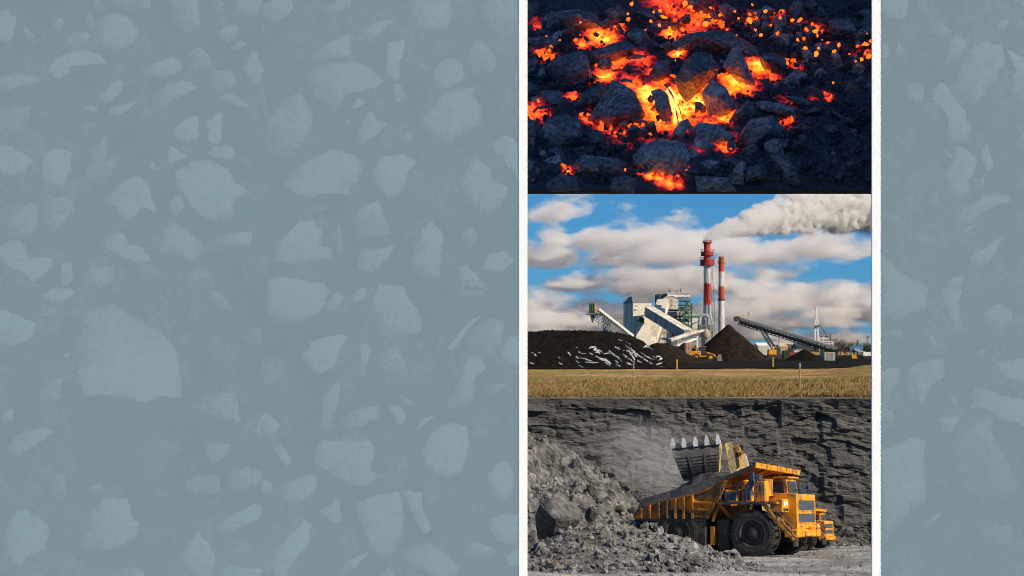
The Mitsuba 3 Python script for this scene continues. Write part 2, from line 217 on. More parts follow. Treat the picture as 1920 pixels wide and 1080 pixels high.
def volume(name, key, dens, lo, hi, scale, albedo, label, category=None, kind=None, g=0.0):
    'dens indexed [z, y, x] over the box lo..hi'
    lo, hi = np.array(lo, float), np.array(hi, float)
    dens = dens.astype(np.float32).copy()
    dens[[0, -1]] = 0; dens[:, [0, -1]] = 0; dens[:, :, [0, -1]] = 0
    M = T().translate(lo.tolist()).scale((hi - lo).tolist())
    scene[key + '_air'] = {'type': 'heterogeneous', 'albedo': {'type': 'constvolume', 'value': {'type': 'rgb', 'value': list(albedo)}}, 'scale': float(scale),
                           'sigma_t': {'type': 'gridvolume', 'grid': mi.VolumeGrid(dens[..., None]), 'to_world': M, 'filter_type': 'trilinear'},
                           'phase': {'type': 'hg', 'g': g} if g else {'type': 'isotropic'}}
    scene[key] = {'type': 'cube', 'to_world': T().translate(((lo + hi) / 2).tolist()).scale(((hi - lo) / 2).tolist()), 'bsdf': {'type': 'null'},
                  'interior': {'type': 'ref', 'id': key + '_air'}}
    labels[key] = {'label': label}
    if category: labels[key]['category'] = category
    if kind: labels[key]['kind'] = kind
CY0, CY1 = 4000.0, 4700.0
def build_clouds():
    nx, ny, nz = 620, 40, 180
    X = np.linspace(-700, 2000, nx); Y = np.linspace(CY0, CY1, ny); Z = np.linspace(-40, 640, nz)
    k = 4300 / F                                      # metres per picture pixel at the clouds
    A = np.full((nz, ny, nx), -1.0, np.float32)
    yy = ((Y - 4350) / 330)[None, :, None]
    wob = (vnoise((nz, ny, nx), (16, 16, 46), 5, 5, .55) - .5)
    fine = (vnoise((nz, ny, nx), (11, 8, 22), 9, 5, .72) - .5)
    # centre u, v, half width, half height (flat bases, domed tops)
    blobs = [(1200, 452, 118, 52), (1115, 440, 50, 26), (1290, 465, 75, 36), (1380, 470, 60, 24), (1540, 452, 80, 30), (1450, 470, 45, 20), (1040, 440, 40, 22), (1040, 385, 60, 24), (1010, 470, 80, 26), (1050, 470, 45, 20),
             (1230, 520, 150, 40), (1090, 524, 75, 18), (1330, 515, 90, 38), (1450, 545, 130, 46), (1560, 560, 120, 48), (1640, 565, 80, 40), (1370, 580, 110, 26), (1500, 600, 140, 20),
             (1010, 580, 70, 42), (1090, 590, 90, 28), (1180, 580, 110, 34), (1280, 600, 90, 26), (1000, 620, 130, 24), (1180, 625, 150, 18), (1400, 622, 160, 18), (1570, 632, 160, 16), (1100, 645, 200, 9), (1450, 648, 220, 8),
             (1620, 470, 30, 14), (760, 470, 120, 50), (700, 560, 150, 45), (850, 600, 150, 30), (820, 430, 70, 30), (1800, 440, 130, 46), (1900, 540, 150, 50), (1800, 610, 160, 24)]
    for (u, v, a, b) in blobs:
        x = (u - U0) * k; z = (V0 - v) * k; a *= k; b *= k
        dx = ((X - x) / a)[None, None, :]; dz = (Z - (z - .55 * b))[:, None, None]
        dz = np.where(dz > 0, dz / (1.45 * b), dz / (.5 * b))
        r = 1 - np.sqrt(dx ** 2 + dz ** 2 + yy ** 2)
        A = np.maximum(A, r) + .10 * np.clip(r, 0, 1) * np.clip(A, 0, 1)
    d = np.clip((A + wob * 1.6 + fine * 2.1 - .12) * 1.7, 0, 1) ** 1.3
    volume('clouds', 'clouds', d, (X[0], CY0, Z[0]), (X[-1], CY1, Z[-1]), CLOUD_SIGMA, (.900, .898, .915), 'low grey and white broken cumulus clouds over the plant', kind='stuff')
CLOUD_SIGMA = .024
build_clouds()
# ---------------------------------------------------------------- the burning coals: a heap on a sloping steel chute behind the upper opening
LIP = np.array([0, 12.3, 12.3 * (V0 - 357.0) / F]); BETA = math.atan(.68)
SV, NV = np.array([0, math.cos(BETA), math.sin(BETA)]), np.array([0, -math.sin(BETA), math.cos(BETA)])
def on_chute(u, v, h=.08):
    'where the direction u, v meets the slope raised by h'
    d = P(u, v, 1.0); o = LIP + NV * h
    return d * ((o @ NV) / (d @ NV))
def chute(a, s, h=0.0): return LIP + np.array([a, 0, 0]) + SV * s + NV * h
def local(p): q = p - LIP; return np.array([q[0], q @ SV, q @ NV])
def Z1(X, Y): return 980 + X / 2.866, Y / 2.866         # from the enlarged view used for measuring
def char_color(d, a, b):
    d = np.array(d) / np.linalg.norm(d); e = np.cross(d, [.3, .5, .8]); e /= np.linalg.norm(e); g = np.cross(d, e)
    def f(p, n, uv):
        x, y, z = (p.x * q[0] + p.y * q[1] + p.z * q[2] for q in (d, e, g))
        grain = .6 * mikit.fbm(x * 7, y * 50, z * 50, octaves=2) + .4 * mikit.noise(p.x * 34, p.y * 34, p.z * 34)
        blot = wave(p.x * 5, p.y * 5, p.z * 5 + 3, 3)
        ash = mikit.smoothstep(.55, .8, blot) * (.25 + .75 * mikit.smoothstep(.42, .62, grain)) * mikit.smoothstep(-.2, .7, n.z)
        return mikit.mix(C3(a) * (.18 + 2.2 * grain * grain), b, ash * .75)
    def h(p, n, uv):
        x, y, z = (p.x * q[0] + p.y * q[1] + p.z * q[2] for q in (d, e, g))
        return .55 * mikit.fbm(x * 6, y * 40, z * 40, octaves=2) + .9 * mikit.noise(p.x * 30, p.y * 30, p.z * 30)
    return f, h
CHAR = []
for i, (d, a, b) in enumerate([((1, .2, .3), (.125, .155, .215), (.42, .46, .54)), ((.5, .2, 1), (.26, .30, .38), (.50, .54, .62)), ((-.7, .3, .6), (.098, .125, .182), (.36, .40, .48))]):
    f, h = char_color(d, a, b)
    CHAR.append(mat(f'charcoal_{i}', f, .36, bump=(h, .014), eps=.004, spec=.7))
mat('coal_fines', lambda p, n, uv: C3(.050, .065, .098) * (.4 + 1.2 * wave(p.x * 18, p.y * 18, p.z * 18, 3)), .7)
mat('chute_steel', lambda p, n, uv: mikit.mix((.05, .05, .048), (.10, .065, .04), wave(p.x * 3, p.y * 3, p.z * 3)), .6, .3)
mat('chute_back', lambda p, n, uv: C3(.10, .105, .095) * (.7 + .6 * wave(p.x * 2, p.y * 2, p.z * 2)), .8)
def glow(t, k):
    'colour of hot coal; t from 0 (dead) to 1 (yellow)'
    r = dr.square(mikit.smoothstep(-.02, .85, t)); g = mikit.smoothstep(.10, 1.1, t); b = mikit.smoothstep(.74, 1.12, t)
    return C3(r * .95 + .5 * b, .19 * g * r + .34 * b, .006 * g + .07 * b) * k
EMBER_K = .95
ck = thing('coal_chute', 'sloping dark steel chute that carries the heap of burning coals', 'chute')
add('floor_plate', moved(box(-1.6, 6.6, 0, 6.2, -.028, -.014), np.array([[1, 0, 0, LIP[0]], [0, SV[1], NV[1], LIP[1]], [0, SV[2], NV[2], LIP[2]], [0, 0, 0, 1]])), 'chute_steel', ck)
CM = np.eye(4); CM[:3, 1], CM[:3, 2], CM[:3, 3] = SV, NV, LIP
for x in (-1.62, 6.6): add('side_plate', moved(box(x, x + .02, -.02, 6.2, -.028, .9), CM), 'chute_steel', ck)
add('front_lip', moved(box(-1.6, 6.6, -.02, -.002, -.028, .0), CM), 'chute_steel', ck)
add('back_plate', moved(box(-1.6, 6.6, 6.1, 6.12, -.012, 2.6), CM), 'chute_back', ck)
for x in (-1.55, 6.5):
    add('leg', box(x, x + .12, 13.0, 13.12, GROUND, 1.9), 'chute_steel', ck); add('leg', box(x, x + .12, 16.2, 16.32, GROUND, 4.0), 'chute_steel', ck)
# hot places: X, Y in the enlarged view, radius in its pixels, heat
HOT = [(800, 600, 170, 1.0), (930, 560, 130, 1.0), (680, 540, 80, 1.05), (1160, 470, 85, 1.0), (1110, 440, 60, .9), (430, 215, 90, 1.05), (500, 170, 60, .8), (440, 420, 70, 1.0), (500, 340, 90, .8), (600, 350, 90, .7),
       (740, 440, 70, .8), (830, 310, 40, 1.0), (1270, 385, 75, 1.0), (1330, 420, 50, .7), (900, 130, 150, .7), (1000, 110, 130, .68), (760, 60, 120, .7), (800, 190, 60, .9), (60, 625, 90, .62), (120, 300, 60, .75), (90, 150, 50, .7), (640, 660, 150, .55),
       (520, 720, 110, .5), (640, 915, 24, .85), (680, 935, 26, .9), (735, 950, 28, .95), (790, 962, 28, .9), (840, 960, 24, .85), (878, 930, 18, .7), (870, 700, 70, .75), (1080, 650, 60, .85), (1430, 660, 60, .5), (1080, 800, 70, .62), (1440, 360, 60, .7), (1560, 545, 50, .55), (1630, 540, 35, .7),
       (250, 540, 50, .7), (340, 660, 45, .7), (440, 690, 60, .65), (1220, 110, 80, .55), (1380, 105, 80, .52), (1480, 115, 80, .5), (1575, 170, 80, .6), (1500, 230, 60, .5), (1660, 270, 50, .5), (1830, 290, 70, .55), (1420, 560, 60, .45), (240, 930, 20, .8), (30, 780, 30, .5), (700, 730, 90, .45), (940, 850, 40, .6), (1100, 520, 60, .7), (850, 520, 90, 1.0), (590, 480, 70, .8), (1000, 700, 60, .8), (400, 590, 40, .5), (320, 250, 40, .8)]
HOTL = []
for X, Y, r, t in HOT:
    u, v = Z1(X, Y); q = local(on_chute(u, v)); HOTL.append((q[0], q[1], r * 1.5 / 2.866 / F * 14.2, t))
def heat_np(a, s):
    h = 0 * a
    for (x, y, r, t) in HOTL: h = np.maximum(h, t * np.exp(-(((a - x) / r) ** 2 + ((s - y) / (r * 1.5)) ** 2) * 1.1))
    return h
# the bed of fines and hot char: heat kept per vertex (uv.x), fine pattern from noise
def bed():
    na, ns = 460, 330
    a, s = np.meshgrid(np.linspace(-1.5, 6.5, na), np.linspace(0, 5.35, ns))
    q = np.stack([a, s, a * 0], -1)
    h = .11 + .20 * (meshkit.fbm(q * 2.2, 4, 2) - .5) + .10 * (meshkit.fbm(q * 9, 3, 5) - .5) + .045 * (meshkit.noise(q * 26, 6) - .5)
    h = np.maximum(h + .25 * np.clip((s - 4.3) / .9, 0, 1) * np.clip((3.2 - a) / 1.5, 0, 1), .0) * np.clip(s / .25, 0, 1)
    V = LIP + a[..., None] * np.array([1, 0, 0]) + s[..., None] * SV + h[..., None] * NV
    i = np.arange(na * ns).reshape(ns, na); f = np.vstack([np.stack([i[:-1, :-1], i[:-1, 1:], i[1:, 1:]], -1).reshape(-1, 3), np.stack([i[:-1, :-1], i[1:, 1:], i[1:, :-1]], -1).reshape(-1, 3)])
    uv = np.stack([(a + 1.5) / 8, s / 5.35], -1).reshape(-1, 2)
    return trimesh.Trimesh(V.reshape(-1, 3), f, process=False), uv
def bed_glow(p, n, uv):
    c = mikit.fbm(p.x * 16, p.y * 16, p.z * 16, octaves=4); e = mikit.fbm(p.x * 5, p.y * 5, p.z * 5 + 9, octaves=2)
    a, b, h = p.x, (p.y - float(LIP[1])) * float(SV[1]) + (p.z - float(LIP[2])) * float(SV[2]), mi.Float(0)
    for x, y, r, k in HOTL: h = dr.maximum(h, k * dr.exp(-1.1 * (dr.square((a - float(x)) / float(r)) + dr.square((b - float(y)) / float(r * 1.5)))))
    t = h * 1.08 - .95 * dr.abs(c - .5) - .50 * (1 - e) + .12
    return glow(t, EMBER_K)
m, uv = bed()
put('ember_bed', m, 'coal_fines', 'bed of glowing orange embers and black coal fines under the coals', None, kind='stuff', smooth=True, uv=uv, emitter={'type': 'area', 'radiance': mikit.proc(bed_glow)})
def lump_from_outline(poly, depth, rng, thick=.5, cut=.022, rough=.017):
    'a coal whose silhouette is the given outline (picture pixels), standing at that depth, as thick as it is wide times thick'
    c = poly.mean(0); w = np.ptp(poly, axis=0); t = thick * (w[0] * w[1]) ** .5 / F * depth
    pts = [P(u, v, depth + rng.normal() * .12 * t) for u, v in poly]
    off = rng.uniform(-.12, .12, 2) * w + [0, -.06 * w[1]]
    for q, dy, k in ((.70, -.44, 1), (.36, -.66, 1), (.72, .45, 1), (.45, .7, 2)):
        for j in range(int(rng.integers(0, 2)), len(poly), k + (1 if dy < 0 else 0)):
            u, v = c + off * (1 if dy < 0 else 0) + (poly[j] - c) * q * rng.uniform(.78, 1.15); pts.append(P(u, v, depth + dy * t * rng.uniform(.75, 1.15)))
    m = hull(pts); m = m.subdivide_to_size(cut, max_iter=8)
    m.merge_vertices(); v = m.vertices; n = m.vertex_normals; s = rng.uniform(0, 60)
    d = (meshkit.fbm(v * 9 + s, 3) - .5) * rough * 1.6 + (meshkit.fbm(v * np.array([40, 40, 12]) + s, 2) - .5) * rough * .55
    cr = np.abs(meshkit.fbm(v * 6 + s + 7, 3) - .5); d -= np.clip(.025 - cr, 0, 1) * rough * 12
    m.vertices = v + n * d[:, None]; return m
HERO = """left1|120 360 170 310 320 270 345 300 375 390 360 440 290 505 220 500 160 420|broad black coal with a grained face at the left of the glow
b|270 580 320 510 420 440 450 470 435 570 400 610 330 600|narrow black coal leaning right below the broad left coal
c|340 650 440 570 445 500 480 430 540 450 600 490 665 620 620 660 480 700 390 700|big dark coal with a reddish lit flank left of the centre
d|460 440 540 415 630 430 640 470 560 475|flat coal slab lying on top behind the reddish coal
e|345 320 370 280 480 230 560 220 610 260 590 290 420 370 380 360|long low coal behind the broad left coal, glowing along its lower edge
f|550 190 590 150 660 160 690 250 640 290 590 240|dark upright coal between two flames at the back left
g|95 110 150 60 300 50 400 70 420 150 290 190 150 200 110 170|large blunt coal at the top left of the heap
h|650 450 720 330 780 320 800 400 760 430 700 460|small leaning coal left of the biggest centre coal
i|800 230 860 190 1040 160 1130 180 1260 250 1270 320 1100 340 900 300 820 270|widest slab of black coal lying behind the centre coals
j|820 440 870 330 930 280 1010 285 1060 370 1040 400 930 480 890 555 850 520|big black coal standing at the very centre of the heap
k|1075 360 1120 260 1160 245 1185 300 1250 440 1255 510 1210 500 1150 420|tall pale-edged coal leaning right beside the centre coal
m|960 500 1020 420 1080 460 1155 570 1140 620 1060 665 1000 640|grey striped coal with a layered face in front of the centre coal
n|1105 650 1190 550 1240 545 1245 620 1200 700 1140 700|dark wedge of coal right of the grey striped coal
o|910 690 950 655 1050 665 1150 740 1130 770 1000 810 940 820|rounded purple-grey coal below the grey striped coal
p|1155 740 1220 640 1340 620 1410 700 1400 750 1300 780 1220 830|large crumbly black coal right of the centre front
q|1440 690 1500 660 1555 690 1530 750 1470 750|small round coal right of the crumbly coal
r|590 840 650 770 760 745 870 770 900 830 890 910 800 950 680 900 600 890|big ashy blue-grey coal at the front with flames under it
s|70 740 130 640 230 605 310 640 320 740 270 810 130 830 80 800|big dull black coal at the lower left
t|265 880 330 830 500 850 560 880 550 950 400 960 280 930|flat dark coal at the front left of the ashy coal
u|130 980 200 930 290 950 320 1030 130 1035|dark coal at the bottom edge near the left corner
v|950 880 1000 860 1060 870 1050 930 990 940|small pale grey coal right of the ashy front coal
w|1060 860 1120 840 1200 880 1210 920 1120 930|small dark coal right of the pale grey coal
x|1390 430 1470 370 1530 400 1500 480 1420 480|pinkish grey coal at the right end of the glow
y|1510 480 1560 460 1620 500 1610 550 1530 540|squat coal with a red lit foot at the right
z|0 330 70 300 80 380 50 420 0 420|coal cut by the left frame below the top corner
z2|-20 420 90 460 95 520 -20 550|lower coal cut by the left frame at mid height
z3|90 490 200 480 220 560 150 600 100 560|jagged coal by the left edge under the broad coal
aa|1270 310 1340 280 1410 300 1420 360 1350 420 1290 370|dark coal behind the tall leaning coal
b1|1390 515 1480 520 1640 590 1620 605 1480 570|thin charred stick lying at the right of the heap
b2|1650 595 1700 605 1810 670 1780 685 1680 640|second thin charred stick further right
b3|1760 690 1890 770 1880 790 1780 730|charred stick at the right frame
b4|1270 545 1400 555 1540 610 1500 645 1380 620 1280 590|ash-streaked split stick lying in front of the thin stick
cc|-10 640 80 650 60 800 -10 860|dark coal cut by the left frame low down
dd|-10 20 90 5 100 80 40 140 -10 130|dark coal in the top left corner
ee|710 250 790 220 800 280 740 300|small coal tucked behind the flames at the centre back
ff|1600 690 1660 665 1700 700 1680 740 1610 730|small coal among the gravel at the lower right
gg|430 60 520 20 560 80 520 150 450 130|dark coal at the back behind the left flames
hh|600 60 700 40 720 110 640 140|small dark coal near the top between the far embers
ii|1640 110 1760 100 1800 180 1740 240 1660 200|dim blue-black coal at the far right back
jj|560 940 620 960 600 1040 470 1030 480 960|black coal at the bottom front below the flat coal
kk|920 940 1100 950 1150 1030 940 1030|flat black coal at the bottom front right of the flames
ll|1180 900 1300 880 1330 960 1200 980|low black coal in the dark front right
mm|270 800 330 780 360 830 300 860|small coal beside the big dull coal
nn|340 720 420 700 440 770 360 800|small blackened coal in the red grit""".split('\n')
LAND = []
def short(text):
    'the head of a label, cut before its first place word'
    w = text.split()[:7]
    while w[-1] in ('the', 'of', 'at', 'by', 'a', 'in', 'with', 'its', 'between', 'to', 'and', 'right', 'left', 'face', 'cut', 'behind', 'lying', 'low', 'on', 'under', 'big', 'standing'): w.pop()
    return ' '.join(w)
def where(u, v, what):
    'a label that says beside which of the big coals a small thing lies'
    (cu, cv, text) = min(LAND, key=lambda q: (q[0] - u) ** 2 + 1.6 * (q[1] - v) ** 2); a = math.degrees(math.atan2(cv - v, u - cu)) % 360
    side = ['right of', 'up right of', 'above', 'up left of', 'left of', 'down left of', 'below', 'down right of'][int((a + 22.5) // 45) % 8]
    return f'{what} {side} the {short(text)}'
rng = np.random.default_rng(11); hero_zone = []
for i, line in enumerate(HERO):
    tag, nums, lab = line.split('|'); q = np.array(nums.split(), float).reshape(-1, 2)
    poly = np.stack(Z1(q[:, 0], q[:, 1]), 1); c = poly.mean(0); LAND.append((c[0], c[1], lab)); hgt = np.ptp(poly[:, 1])
    yb = on_chute(c[0], min(poly[:, 1].max() - .12 * hgt, 361))[1]
    lift = .06 if tag in 'jkm' else 0.0
    m = lump_from_outline(poly, yb - lift + .02, rng, .62 if not tag.startswith('b') or tag == 'b' else .3)
    put('coal', m, CHAR[2 * (i % 2)] if tag not in ('m', 'b4', 'r', 'k', 'v', 'x', 'o') else 'charcoal_1', lab, 'coal', smooth=18)
    hero_zone.append(Polygon(poly).buffer(0))
# the half burnt block at the centre: one side black, the other glowing
q = np.array('690 490 795 465 830 530 850 600 860 700 760 680 720 600'.split(), float).reshape(-1, 2); poly = np.stack(Z1(q[:, 0], q[:, 1]), 1)
hero_zone.append(Polygon(poly))
m = lump_from_outline(poly, on_chute(poly[:, 0].mean(), poly[:, 1].max() - 8)[1], rng, .6)
gx0, gz = P(*Z1(745, 500), m.centroid[1]), P(*Z1(800, 690), m.centroid[1]); gd = gz - gx0
def block_glow(p, n, uv):
    side = ((p.x - float(gx0[0])) * float(gd[2]) - (p.z - float(gx0[2])) * float(gd[0])) * (1 / float(np.hypot(gd[0], gd[2])))
    g = mikit.fbm(p.x * 60 + p.z * 25, p.y * 10, p.z * 6, octaves=3)
    return glow(mikit.smoothstep(-.02, .05, -side) * (.98 - 1.3 * mikit.smoothstep(.42, .62, g) * .75) , EMBER_K * .9)
kb = thing('coal', 'half burnt coal at the centre with its right side glowing orange', 'coal')
add('dark_side', m, 'charcoal_1', kb, smooth=38)
fn, fc = m.face_normals, m.triangles_center
side = ((fc[:, 0] - gx0[0]) * gd[2] - (fc[:, 2] - gx0[2]) * gd[0]) / np.hypot(gd[0], gd[2])
sel = m.submesh([np.nonzero((fn[:, 1] < -.12) & (side < .03))[0]], append=True)
sel.vertices = sel.vertices + [0, -.004, 0]; lo, hi = sel.bounds
add('glowing_side', sel, 'charcoal_1', kb, smooth=True, uv=np.stack([(sel.vertices[:, 0] - lo[0]) / (hi[0] - lo[0]), (sel.vertices[:, 2] - lo[2]) / (hi[2] - lo[2])], 1), emitter={'type': 'area', 'radiance': mikit.proc(block_glow)})
# middle-sized coals strewn over the slope
rng = np.random.default_rng(5); shapes = []
for i in range(9):
    m = rock(rng, 1, 2, .10, (1.15, 1, .75), 13); shapes.append(mikit.ply(m, CHAR[i % 3] + '_material', smooth=40))
def proj(p): return U0 + F * p[0] / p[1], V0 - F * p[2] / p[1]
def rot(rng): return trimesh.transformations.random_rotation_matrix(rng.random(3))
n = 0; tries = 0; placed = []
while n < 295 and tries < 6000:
    tries += 1; a, s = rng.uniform(-.7, 5.6), rng.uniform(.1, 4.9); r = rng.uniform(.05, .15) * (1.0 if rng.random() < .7 else 1.35)
    u, v = proj(chute(a, s, .05)); ht = heat_np(np.array(a), np.array(s))
    if ht > .8 and rng.random() < .75: continue
    if ht > .45 and rng.random() < .35: continue
    if a > 2.6 and s > 4.75: continue
    R = r / 14 * F
    if 1480 < u and v > 190 and r > .07 and rng.random() < .8: continue
    if any(h.distance(Point(u, v)) < R * .3 for h in hero_zone): continue
    if any((a - x) ** 2 + (s - y) ** 2 < ((r + q) * .72) ** 2 for x, y, q in placed): continue
    placed.append((a, s, r)); n += 1
    M = np.eye(4); M[:3, 3] = chute(a, s, .1 + r * .25); M = M @ rot(rng) @ np.diag([r, r, r, 1])
    kk = add('small_coal', shapes[n % 9], None, to_world=T(M))
    labels[kk] = {'label': where(u, v, ('small ' if r < .085 else 'larger ') + 'lump of coal'), 'category': 'coal', 'group': 'small coals strewn over the heap'}
# grit: too many to count
ms = []
base = [rock(rng, 1, 0, facets=9) for _ in range(6)]
bv = [b.vertices for b in base]; bf = [b.faces for b in base]; V, Fc, off = [], [], 0
N = 14000; a = rng.uniform(-1.2, 6.0, N); s = rng.uniform(.05, 4.95, N); ht = heat_np(a, s); r = rng.uniform(.012, .036, N) * rng.choice([1, 1, 1.7], N)
for i in range(N):
    if ht[i] > .50 and rng.random() < .93: continue
    if a[i] > 2.4 and s[i] > 4.85: continue
    b = i % 6; w = bv[b] @ rot3(rng).T * r[i] + chute(a[i], s[i], r[i] * .4 + .07 + .1 * float(rng.random() ** 3)); V.append(w); Fc.append(bf[b] + off); off += len(w)
put('coal_grit', trimesh.Trimesh(np.vstack(V), np.vstack(Fc), process=False), 'coal_fines', 'black coal grit and crumbs filling the gaps of the heap', None, kind='stuff')
V, Fc, off = [], [], 0
N = 2600; a = rng.uniform(-1.2, 6.0, N); s = rng.uniform(.08, 5.1, N); ht = heat_np(a, s)
for i in np.nonzero(ht > .42)[0]:
    b = i % 6; rr = rng.uniform(.015, .045); w = bv[b] @ rot3(rng).T * rr + chute(a[i], s[i], .10 + rr * .35 + .06 * float(rng.random() ** 2)); V.append(w); Fc.append(bf[b] + off); off += len(w)
put('hot_crumbs', trimesh.Trimesh(np.vstack(V), np.vstack(Fc), process=False), 'coal_fines', 'dull orange hot crumbs of coal lying in the glowing gaps', None, kind='stuff', emitter={'type': 'area', 'radiance': rgb((.30, .036, .0012))})
# glowing lumps at the back of the heap
BACK = '586 20 14|565 75 12|568 105 12|312 65 8|310 120 7|308 188 6|740 60 22|760 90 16|705 65 12|690 115 12|735 135 10|815 70 12|875 25 24|900 40 18|870 15 14|1000 90 20|985 130 16|1040 110 14|1100 160 14|1235 25 10|1305 62 14|1160 100 14|1222 110 20|1385 95 16|1335 135 14|1450 108 14|1490 108 18|1575 165 22|1585 190 16|1525 160 14|1480 215 18|1520 260 14|1575 290 14|1590 260 10|1675 275 18|1640 230 12|1755 290 10|1840 240 20|1870 220 16|1820 320 14|1668 445 9|1280 190 10|1150 190 12|940 130 16|860 160 14|790 160 16|820 190 12|1370 180 12|1250 70 10|370 205 8|365 235 8|200 215 8|128 195 9|1420 340 14|1250 160 10|660 160 9|1555 130 12|1610 215 10|1700 240 10|1860 300 14|920 60 12|780 30 12|1010 40 14|950 90 14|1060 80 12|1140 60 9|505 870 8|553 912 8|880 912 7|820 325 9|818 305 8|1850 180 9|1790 330 9'.split('|')
es = [rock(np.random.default_rng(40 + i), 1, 2, .14, (1, 1, .8), 11) for i in range(3)]
for i, e in enumerate(BACK):
    X, Y, r = map(float, e.split()); u, v = Z1(X, Y); c = on_chute(u, v, .17 if Y > 330 else .30); rr = r / 2.866 / F * c[1]
    M = np.eye(4); M[:3, 3] = c; rr *= rng.uniform(.7, 1.35); M = M @ rot(rng) @ np.diag([rr * rng.uniform(.7, 1.3), rr, rr * rng.uniform(.6, 1.1), 1])
    t = .55 + .4 * rng.random()
    col = [.70, .068 + .10 * (t - .55), .003]
    kk = add('ember', mikit.ply(moved(es[i % 3], M), 'coal_fines_material', smooth=True, emitter={'type': 'area', 'radiance': rgb(np.array(col) * (.35 + .55 * t))}), None)
    labels[kk] = {'label': where(u, v, ('bright yellow ' if t > .78 else 'orange ') + 'glowing ember'), 'category': 'ember', 'group': 'glowing embers scattered over the heap'}
# ---------------------------------------------------------------- the pit: floor, cliff, rubble, rocks
TAU = math.radians(7.0); PN = np.array([0, math.sin(TAU), math.cos(TAU)])      # the pit floor climbs towards the viewer
PC = P(1411, 1046, 82.0)
def floor_z(y): return PC[2] - math.tan(TAU) * (np.asarray(y, float) - PC[1])
MEADOW_Z, RIM_Y = -4.4, 4.4 * F / 90.0
def grey(a, b, f1, f2, warm=0.0):
    def fn(p, n, uv):
        t = wave(p.x * f1, p.y * f1, p.z * f1, 3); q = wave(p.x * f2 * .6, p.y * f2 * .6, p.z * f2 * .6, 1)
        return C3(.97 + warm, 1, 1.04 - warm) * (a + (b - a) * mikit.smoothstep(.3, .7, t)) * (.7 + .6 * q)
    return fn
def rough_bump(f, g): return lambda p, n, uv: wave(p.x * f * .6, p.y * f * .6, p.z * f * g * .6, 3)
def cliff_color(p, n, uv):
    w = wave(p.x * .09, p.y * .09, p.z * .09, 2) * 3
    band = mikit.noise(p.z * 1.3 + w, p.x * .03, 2.0); fine = mikit.fbm(p.x * .8, p.y * .8, p.z * 5 + w, octaves=3)
    dust = mikit.smoothstep(.35, .95, n.z)
    return mikit.mix(C3(1.0, 1.0, 1.02) * (.042 + .046 * band) * (.5 + 1.0 * fine), (.105, .105, .108), dust * .6)
mat('cliff_rock', cliff_color, .9, bump=(lambda p, n, uv: mikit.fbm(p.x * 2.2, p.y * 2.2, p.z * 8, octaves=3), .20), eps=.02, spec=.2)
mat('rubble_rock', grey(.10, .23, .7, 9, .01), .9, spec=.2)
mat('rubble_dark', grey(.05, .11, .7, 9, .01), .9, spec=.2)
mat('rubble_brown', grey(.10, .17, .9, 9, .12), .9, spec=.2)
mat('boulder_rock', grey(.075, .13, .35, 5, .02), .9, spec=.15)
mat('mound_soil', grey(.09, .17, .45, 7, .03), .95, bump=(rough_bump(3.2, 1), .30), eps=.03, spec=.1)
mat('pit_dust', grey(.14, .24, .25, 4, .015), .95, bump=(lambda p, n, uv: wave(p.x * .6, p.y * 2.2, p.z, 3), .10), eps=.02, spec=.1)
def grid_mesh(x, y, zf):
    X, Y = np.meshgrid(x, y); Z = zf(X, Y); ny, nx = X.shape; i = np.arange(nx * ny).reshape(ny, nx)
    f = np.vstack([np.stack([i[:-1, :-1], i[:-1, 1:], i[1:, 1:]], -1).reshape(-1, 3), np.stack([i[:-1, :-1], i[1:, 1:], i[1:, :-1]], -1).reshape(-1, 3)])
    return trimesh.Trimesh(np.stack([X, Y, Z], -1).reshape(-1, 3), f, process=False)
def floor_surface(X, Y):
    q = np.stack([X, Y, X * 0], -1)
    return floor_z(Y) + .35 * (meshkit.fbm(q * .18, 4, 1) - .5) + .16 * (meshkit.fbm(q * [.5, 1.4, 1], 3, 8) - .5)
put('quarry_floor', grid_mesh(np.linspace(-60, 110, 340), np.linspace(30, 118, 220), floor_surface), 'pit_dust', 'dusty grey quarry floor with wheel ruts', kind='structure', smooth=True)
bench = np.array([(-25, GROUND), (-4, GROUND), (9, GROUND), (12.9, GROUND - .02), (13.6, GROUND - .5), (34, float(floor_z(34)) - .25), (40, float(floor_z(40)) - .5)])
put('near_bench', grid_mesh(np.linspace(-60, 110, 170), np.r_[np.linspace(-25, 12, 40), np.linspace(12.4, 40, 60)], lambda X, Y: np.interp(Y, bench[:, 0], bench[:, 1]) + (.05 + .25 * np.clip((Y - 13) / 4, 0, 1)) * (meshkit.fbm(np.stack([X * .6, Y * .6, X * 0], -1), 3, 2) - .6)), 'pit_dust', 'grey gravel bench on the near side of the pit', kind='structure', smooth=True)
